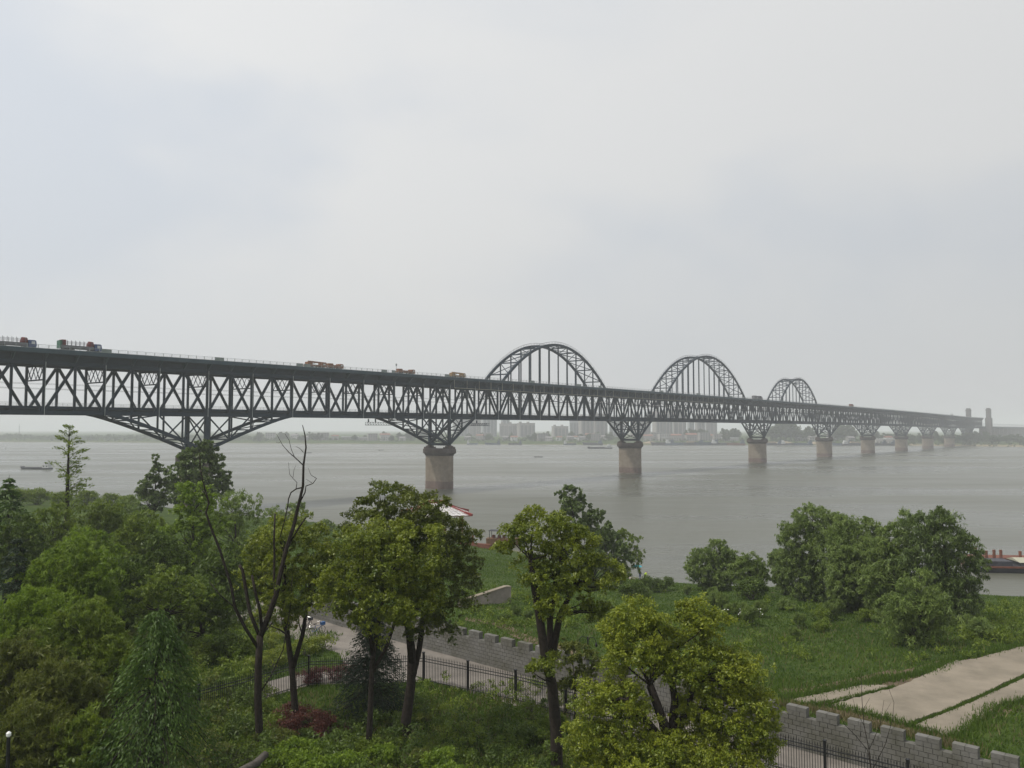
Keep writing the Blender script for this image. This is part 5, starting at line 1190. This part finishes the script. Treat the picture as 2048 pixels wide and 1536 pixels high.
# ------------------------------------------------------------------ people
def person(loc, rz, lab, joints, top, bot, group=None):
    """one skinned body; joints: name -> (x, y, z, radius)"""
    E = [('pel', 'bel'), ('bel', 'che'), ('che', 'nec'), ('nec', 'hea'), ('hea', 'cro')]
    J = dict(joints)
    for s in 'lr':
        E += [('che', 'sho' + s), ('sho' + s, 'elb' + s), ('elb' + s, 'wri' + s), ('wri' + s, 'pal' + s), ('pel', 'hip' + s), ('hip' + s, 'kne' + s), ('kne' + s, 'ank' + s), ('ank' + s, 'toe' + s)]
        w, p_ = Vector(J['wri' + s][:3]), Vector(J['pal' + s][:3]); d = (p_ - w).normalized(); sd_ = d.cross(Vector((0, 0, 1))).normalized()
        for k in range(4):
            q = p_ + d * (.08, .09, .085, .065)[k] + sd_ * (k - 1.5) * .022; J[f'f{k}{s}'] = (*q, .009); E.append(('pal' + s, f'f{k}{s}'))
        q = w.lerp(p_, .6) + sd_ * -.05 + d * .03; J['th' + s] = (*q, .010); E.append(('pal' + s, 'th' + s))
    N = list(J); me = bpy.data.meshes.new('body'); me.from_pydata([J[k][:3] for k in N], [(N.index(a), N.index(b)) for a, b in E], [])
    ob = bpy.data.objects.new('body', me); COL.objects.link(ob); ob.modifiers.new('skin', 'SKIN')
    if not me.skin_vertices: 
        with bpy.context.temp_override(active_object=ob, object=ob): bpy.ops.mesh.customdata_skin_add()
    for i, k in enumerate(N):
        v = me.skin_vertices[0].data[i]; v.radius = (J[k][3], J[k][3]); v.use_root = k == 'pel'
    ss = ob.modifiers.new('sub', 'SUBSURF'); ss.levels = ss.render_levels = 1
    dg = bpy.context.evaluated_depsgraph_get(); m2 = bpy.data.meshes.new_from_object(ob.evaluated_get(dg)); bpy.data.objects.remove(ob)
    for m in (top, bot, 'skin', 'cloth_black'): m2.materials.append(MATS[m])
    P = np.array([J[k][:3] for k in N]); own = {'hea': 2, 'nec': 2, 'cro': 3, 'pel': 1}
    for f in m2.polygons:
        k = N[int(np.argmin(((P - np.array(f.center)) ** 2).sum(1)))]
        f.material_index = own.get(k, 2 if k[:3] in ('wri', 'pal') or k[0] == 'f' or k[:2] == 'th' else 1 if k[:3] in ('hip', 'kne', 'ank') else 3 if k[:3] == 'toe' else 0)
    m2.shade_smooth()
    root = empty('person', loc, rz, lab, 'person', group); link('body', m2, root)
    h = J['cro']; hp = MB(); hp.tube([(h[0] - .02, h[1], h[2] - .08), (h[0] - .02, h[1], h[2] + .01), (h[0] - .02, h[1], h[2] + .05)], [.105, .095, .03], 10); hp.build('hair', 'cloth_black', root, smooth=True)
    hd = J['hea']; nb_ = MB().box(hd[0] + .085, hd[0] + .125, -.015 + hd[1], .015 + hd[1], hd[2] - .03, hd[2] + .015); nb_.build('nose', 'skin', root)
    for s in (-1, 1): MB().box(hd[0] + .088, hd[0] + .10, hd[1] + s * .04 - .012, hd[1] + s * .04 + .012, hd[2] + .02, hd[2] + .035).build('eye', 'cloth_black', root)
    MB().box(hd[0] + .084, hd[0] + .098, hd[1] - .025, hd[1] + .025, hd[2] - .065, hd[2] - .055).build('mouth', 'cloth_red', root)
    return root
def standing(bend=0.0, arm=.3):
    J = {'pel': (0, 0, .95, .15)}
    def up(z, x=0): a = bend; return (x * math.cos(a) + (z - .95) * math.sin(a), .95 + (z - .95) * math.cos(a) - x * math.sin(a))
    for k, z, r in (('bel', 1.12, .14), ('che', 1.36, .16), ('nec', 1.50, .06), ('hea', 1.60, .10), ('cro', 1.69, .085)):
        x, zz = up(z); J[k] = (x, 0, zz, r)
    for s, y in (('l', 1), ('r', -1)):
        x, zz = up(1.42); J['sho' + s] = (x, y * .2, zz, .065); x, zz = up(1.14, arm * .5); J['elb' + s] = (x, y * .27, zz, .048)
        x, zz = up(1.04, arm + .18); J['wri' + s] = (x, y * .22, zz, .034); x, zz = up(1.03, arm + .27); J['pal' + s] = (x, y * .21, zz, .036)
        J['hip' + s] = (0, y * .10, .88, .095); J['kne' + s] = (.04, y * .12, .49, .062); J['ank' + s] = (-.02, y * .13, .09, .042); J['toe' + s] = (.14, y * .14, .04, .04)
    return J
def sitting():
    J = standing(0.15, .35); dz = -.52
    for k in list(J):
        x, y, z, r = J[k]; J[k] = (x, y, z + dz, r)
    for s, y in (('l', 1), ('r', -1)):
        J['hip' + s] = (.08, y * .10, .42, .095); J['kne' + s] = (.45, y * .14, .47, .062); J['ank' + s] = (.48, y * .14, .09, .042); J['toe' + s] = (.63, y * .15, .04, .04)
    return J
fp = gp(1284, 1160)
person((fp.x - .35, fp.y, fp.z - .02), R(70), 'person in dark clothes standing under the teal umbrella at the water edge', standing(.1), 'cloth_black', 'cloth_blue', 'people fishing at the water edge')
person((fp.x + .42, fp.y - .2, fp.z - .02), R(20), 'person in a bright yellow-green top bending forward at the water edge', standing(.75, .4), 'cloth_lime', 'cloth_black', 'people fishing at the water edge')
person((sp1.x, sp1.y, .02), R(0), 'person in dark clothes standing in the small boat on the river', standing(.1), 'cloth_black', 'cloth_black', 'people in small boats')
person((sp3.x, sp3.y, .02), R(0), 'person seated in the tiny boat beside the bare treetop', sitting(), 'cloth_blue', 'cloth_black', 'people in small boats')
o = empty('umbrella', (fp.x - .75, fp.y + .3, fp.z), 0, 'teal fishing umbrella over the two people at the water edge', 'umbrella')
cn = MB(); nn = 10
for k in range(nn):
    a, b_ = 2 * math.pi * k / nn, 2 * math.pi * (k + 1) / nn
    for (r0_, z0_), (r1_, z1_) in (((0, 2.72), (.45, 2.62)), ((.45, 2.62), (.85, 2.38))):
        cn.face([(r0_ * math.cos(a), r0_ * math.sin(a), z0_), (r1_ * math.cos(a), r1_ * math.sin(a), z1_), (r1_ * math.cos(b_), r1_ * math.sin(b_), z1_), (r0_ * math.cos(b_) + 1e-4, r0_ * math.sin(b_), z0_)])
cn.build('canopy', 'umbrella_teal', o); MB().tube([(0, 0, -.1), (0, 0, 2.8)], .02, 6).build('pole', 'steel_pale', o)
o = empty('fishing_rod', (fp.x + .1, fp.y, fp.z + 1.1), R(-10), 'long thin fishing rod reaching over the water to the right', 'fishing rod')
MB().tube([(0, 0, 0), (3.2, .6, .25), (6.2, 1.2, -.1)], [.018, .012, .004], 4).build('rod', 'cloth_black', o)
rk = random.Random(9)
for k in range(9):
    x, y = fp.x - 2.4 + rk.uniform(-1.6, 2.6), fp.y - .8 + rk.uniform(-.8, .8); r = rk.uniform(.3, .65)
    o = empty('bank_rock', (x, y, hz(x, y)), rk.uniform(0, 6), 'brown rock in the heap at the feet of the people fishing', 'rock', 'rocks below the fishing spot')
    bm = bmesh.new(); bmesh.ops.create_icosphere(bm, subdivisions=2, radius=r)
    for v in bm.verts: v.co *= 1 + rk.uniform(-.2, .2); v.co.z *= .7
    me = bpy.data.meshes.new('boulder'); bm.to_mesh(me); bm.free(); me.materials.append(MATS['stone']); link('boulder', me, o)

# ------------------------------------------------------------------ the far bank
def tower_block(px0, px1, top, Y, lab, m='tower_wall', rz=R(14)):
    a, b_ = at(px0, 870, Y), at(px1, 870, Y); w = (b_.x - a.x) * .94; z0 = 8; H = at(px0, top, Y).z - z0; D = min(w * .6, 22)
    o = empty('apartment_tower', ((a.x + b_.x) / 2, Y, z0), rz, lab, 'building', 'apartment towers in the far city')
    MB().box(-w / 2, w / 2, -D / 2, D / 2, -6, H).build('wall', m, o)
    n = max(2, round(w / 9)); st = w / n
    for k in range(n):
        c = -w / 2 + (k + .5) * st
        by = MB().box(c - st * .28, c + st * .28, -D / 2 - 1.6, -D / 2 - .01, 0, H - 3).build('balcony_bay', m, o)
        for j in (-1, 1): MB().box(c + j * st * .13 - st * .07, c + j * st * .13 + st * .07, -D / 2 - 1.66, -D / 2 - 1.61, 3, H - 5).build('window_strip', 'pane', by)
        MB().box(c + st * .34, c + st * .46, -D / 2 - .06, -D / 2 - .01, 3, H - 4).build('window_strip', 'pane', o)
        if k % 2 == 0: MB().box(c - st * .2, c + st * .25, -D * .2, D * .25, H, H + 4.5).build('roof_house', m, o)
    MB().box(-w / 2 - .3, w / 2 + .3, -D / 2 - .3, D / 2 + .3, H - 1.2, H + 1.0).build('parapet', m, o)
TB = [(905, 940, 838, 2150), (938, 962, 826, 2100), (962, 993, 834, 2080), (1002, 1019, 829, 2150), (999, 1034, 848, 2020), (1035, 1069, 847, 2000), (1104, 1136, 853, 2100), (1139, 1160, 842, 1950), (1158, 1186, 833, 1930), (1187, 1214, 828, 1960),
      (1218, 1250, 836, 2000), (1262, 1300, 842, 1980), (1306, 1344, 824, 1930), (1346, 1373, 820, 1960), (1375, 1388, 838, 2050), (1391, 1409, 832, 2000), (1411, 1434, 828, 1980)]
ords = ['first', 'second', 'third', 'fourth', 'fifth', 'sixth', 'seventh', 'eighth', 'ninth', 'tenth', 'eleventh', 'twelfth', 'thirteenth', 'fourteenth', 'fifteenth', 'sixteenth', 'seventeenth']
for i, (x0, x1, top, Y) in enumerate(TB):
    tower_block(x0, x1, top, Y, f'hazy apartment tower in the far city under the bridge, {ords[i]} from the left', 'tower_wall_pale' if i in (0, 2, 3, 7, 10, 14) else 'tower_wall', R((12, -8, 16)[i % 3]))
def gable(kind, w, d, h, wall, roof):
    o = empty('far_house', (0, 0, 0)); rh_ = h + d * (.28 if kind != 'flat' else .05)
    MB().box(-w / 2, w / 2, -d / 2, d / 2, -3, h).build('wall', wall, o)
    if kind == 'flat': MB().box(-w / 2 - .3, w / 2 + .3, -d / 2 - .3, d / 2 + .3, h, h + .8).build('roof', roof, o)
    else: MB().prism([(-d / 2 - .6, h), (d / 2 + .6, h), (0, rh_)], -w / 2 - .5, w / 2 + .5, 'x').build('roof', roof, o)
    n = max(2, int(w / 4)); fl = max(1, int(h / 3.2))
    for f in range(fl):
        for k in range(n): c = -w / 2 + (k + .5) * w / n; MB().box(c - .7, c + .7, -d / 2 - .05, -d / 2 - .01, f * 3.2 + 1, f * 3.2 + 2.5).build('window', 'pane', o)
    return o
protos = [gable('gable', 13, 9, 6.5, 'house_wall', 'roof_grey'), gable('gable', 16, 9, 9.6, 'house_wall', 'roof_red'), gable('flat', 18, 10, 12.8, 'house_wall', 'house_wall'), gable('flat', 30, 12, 6, 'house_wall', 'cabin_white'), gable('gable', 10, 8, 6.4, 'cabin_white', 'roof_red')]
hk = random.Random(12); used = set()
hs = [(541, 2), (636, 2), (648, 2), (700, 3), (722, 3), (590, 0), (610, 0), (670, 1), (745, 2), (770, 1), (805, 0), (935, 0), (960, 1), (975, 2), (1012, 0), (1028, 4), (1075, 1), (1085, 2), (1098, 0), (1118, 4), (1140, 0), (1150, 4), (1163, 0), (1180, 1), (1192, 2), (1206, 0), (1296, 1), (1312, 2), (1326, 2), (1340, 3), (1352, 1), (1368, 2), (1382, 1), (1395, 1), (1408, 2), (1420, 1), (1436, 2), (1447, 1), (1460, 3), (1602, 2), (1612, 3), (1624, 0), (1700, 0), (1770, 3), (1776, 4), (1664, 2)]
wd_ = {0: 'grey-roofed house', 1: 'red-roofed house', 2: 'flat-roofed block', 3: 'long white shed', 4: 'white house with red roof'}
for px, k in hs:
    X_ = at(px, 875, 1600).x; Y = np.interp(X_ * 1.05, FAR[:, 0], FAR[:, 1]) + hk.uniform(70, 150); X_ = at(px, 875, Y).x
    o = protos[k] if k not in used else copy_tree(protos[k]); used.add(k)
    o.location = (X_, Y, hz(X_, Y)); o.rotation_euler = (0, 0, hk.uniform(-.35, .35)); s = hk.uniform(.9, 1.25); o.scale = (s, s, s)
    tag(o, f'{wd_[k]} among the low buildings on the far bank', 'house', 'low buildings on the far bank')
# trees of the far bank: single crowns where they stand out, a wooded mass elsewhere
def far_crown(seed, n=40, per=45):
    r = np.random.default_rng(seed); c, rr = clumps([(0, 0, 7, 4.6, 4.6, 4.2), (1.8, 0, 5.6, 4, 4, 3.4), (-2, .5, 5.2, 3.6, 3.6, 3.4)], n, 1.7, r, .4)
    V, t = foliage(c, rr, per, 1.3, .8, r, .8, 0); tk = MB().tube([(0, 0, -1), (0, 0, 3), (0, 0, 7)], [.4, .32, .15], 6)
    return npmesh('crown', V, 4, 'leaf_far', t), tk.mesh('trunk', 'bark')
fcs = [far_crown(s) for s in (1, 2, 3)]
def far_tree(px, Y, s, lab, k=0, sw=None):
    X_ = at(px, 875, Y).x; o = empty('far_tree', (X_, Y, hz(X_, Y)), px * .7, lab, 'tree', 'trees on the far bank'); o.scale = (sw or s, sw or s, s)
    link('crown', fcs[k % 3][0], o); link('trunk', fcs[k % 3][1], o)
for i, (px, s) in enumerate(((1552, 3.0), (1562, 3.3), (1572, 3.4), (1582, 3.2), (1588, 2.8), (1545, 2.2))): far_tree(px, 1580 + (i % 2) * 25, s, 'large rounded tree in the dark clump behind the third arch pier', i)
for i, (px, s) in enumerate(((1614, 2.3), (1622, 2.4))): far_tree(px, 1560, s, 'broad tree left of the pier below the third arch end', i)
for i, (px, s) in enumerate(((1676, 2.5), (1686, 2.8), (1696, 2.6), (1704, 2.2))): far_tree(px, 1570, s, 'rounded tree seen through the haunches right of the third arch', i)
for i, px in enumerate((1448, 1453, 1468, 1472, 1390, 1400, 1378, 1408)): far_tree(px, 1640, 1.9, 'tree in front of the right apartment towers', i)
r_ = random.Random(31)
for i in range(46):
    px = r_.uniform(420, 1460); X_ = at(px, 875, 1600).x; Y = np.interp(X_, FAR[:, 0], FAR[:, 1]) + r_.uniform(45, 190)
    far_tree(px, Y, r_.uniform(.9, 1.5), 'far bank tree among houses, left of the nearest pier' if px < 905 else 'far bank tree among houses, below the first two arches', i, r_.uniform(1.0, 1.8))
for i, px in enumerate((822, 836, 846, 852)): far_tree(px, 1700, 2.0, 'far bank tree in the dark clump left of the nearest full pier', i)
for i in range(26):
    px = 1725 + i * 13 + r_.uniform(-5, 5); X_ = at(px, 875, 1600).x; Y = np.interp(X_, FAR[:, 0], FAR[:, 1]) + r_.uniform(90, 190)
    far_tree(px, Y, r_.uniform(1.0, 1.7), 'tree in the belt along the right end of the far bank', i, r_.uniform(1.2, 2.0))
r_ = np.random.default_rng(17); n_ = 2600
px_ = np.concatenate([r_.uniform(-60, 560, 1500), r_.uniform(400, 1500, 700), r_.uniform(1500, 2150, 400)]); Yb = np.interp((px_ - 1024) / F * 1700, FAR[:, 0], FAR[:, 1]) + r_.uniform(40, 260, n_) * np.where(px_ < 500, 1, .9)
Xb = (px_ - 1024) / F * Yb; hb_ = np.where(px_ < 520, 6.5 + 3.5 * np.sin(px_ * .05) * np.sin(px_ * .021 + 1), 3.2)
Cb = np.stack([Xb, Yb, hgt(Xb, Yb) + np.maximum(1.0, hb_ * r_.random(n_))], 1)
V_, t_ = foliage(Cb, 2.2 + 2.2 * r_.random(n_), 14, 2.6, 1.7, r_, .7, 0)
tag(link('distant_woodland', npmesh('distant_woodland', V_, 4, 'leaf_far', t_)), 'blue-grey band of woodland along the far bank', 'woodland', kind='stuff')
p = at(38, 872, 2050); o = empty('radio_mast', (p.x, 2050, 8), 0, 'thin lattice mast above the woodland at the far left', 'mast')
MB().tube([(0, 0, 0), (0, 0, 34)], [.9, .2], 4).build('mast_shaft', 'steel', o); MB().box(-1.2, 1.2, -.2, .2, 26, 27).build('antenna', 'steel', o)
for px, s in ((1300, .7), (1565, .9), (1630, .7)):
    X_ = at(px, 880, 1520).x; Y = np.interp(X_, FAR[:, 0], FAR[:, 1]) + 26; X_ = at(px, 880, Y).x
    o = empty('sand_heap', (X_, Y, hz(X_, Y) - .4), 0, 'pale sand heap on the shore of the far bank', 'sand heap', 'sand heaps on the far bank')
    mb = MB(); n = 14
    for ring_, (r, z) in enumerate(((17, 0), (12, 2.2), (6, 4.4), (1.5, 6))):
        for k in range(n): a = 2 * math.pi * k / n; q = r * s * (1 + .13 * math.sin(3 * a + ring_)); mb.v.append((q * math.cos(a) * 1.5, q * math.sin(a) * .7, z * s))
    for i in range(3):
        for k in range(n): mb.f.append((i * n + k, i * n + (k + 1) % n, (i + 1) * n + (k + 1) % n, (i + 1) * n + k))
    mb.f.append(tuple(3 * n + k for k in range(n))); mb.build('heap', 'sand_heap', o, smooth=True)

# ------------------------------------------------------------------ haze
hm = bpy.data.materials.new('haze'); hm.use_nodes = True; hn = hm.node_tree; hn.nodes.clear()
pv = hn.nodes.new('ShaderNodeVolumePrincipled'); pv.inputs['Color'].default_value = (.93, .955, .985, 1); pv.inputs['Density'].default_value = 0.00028; pv.inputs['Anisotropy'].default_value = 0.0
ho = hn.nodes.new('ShaderNodeOutputMaterial'); hn.links.new(pv.outputs[0], ho.inputs['Volume'])
MATS['haze'] = hm
hb = MB().box(-9500, 9500, -900, 9900, -8, 110).build('haze', 'haze'); tag(hb, 'pale river haze', None, None, 'stuff'); 

# things of one kind told apart by their order across the view
ONES = ['first', 'second', 'third', 'fourth', 'fifth', 'sixth', 'seventh', 'eighth', 'ninth', 'tenth', 'eleventh', 'twelfth', 'thirteenth', 'fourteenth', 'fifteenth', 'sixteenth', 'seventeenth', 'eighteenth', 'nineteenth', 'twentieth',
        'twenty-first', 'twenty-second', 'twenty-third', 'twenty-fourth', 'twenty-fifth', 'twenty-sixth', 'twenty-seventh', 'twenty-eighth', 'twenty-ninth', 'thirtieth']
same = {}
for o in COL.objects:
    if o.parent is None and 'label' in o: same.setdefault(o['label'], []).append(o)
for lab, os_ in same.items():
    if 2 <= len(os_) <= 30:
        os_.sort(key=lambda o: o.location.x / max(o.location.y, 1))
        for k, o in enumerate(os_): o['label'] = lab + ', ' + ('leftmost' if k == 0 else 'rightmost' if k == len(os_) - 1 else ONES[k] + ' from left')
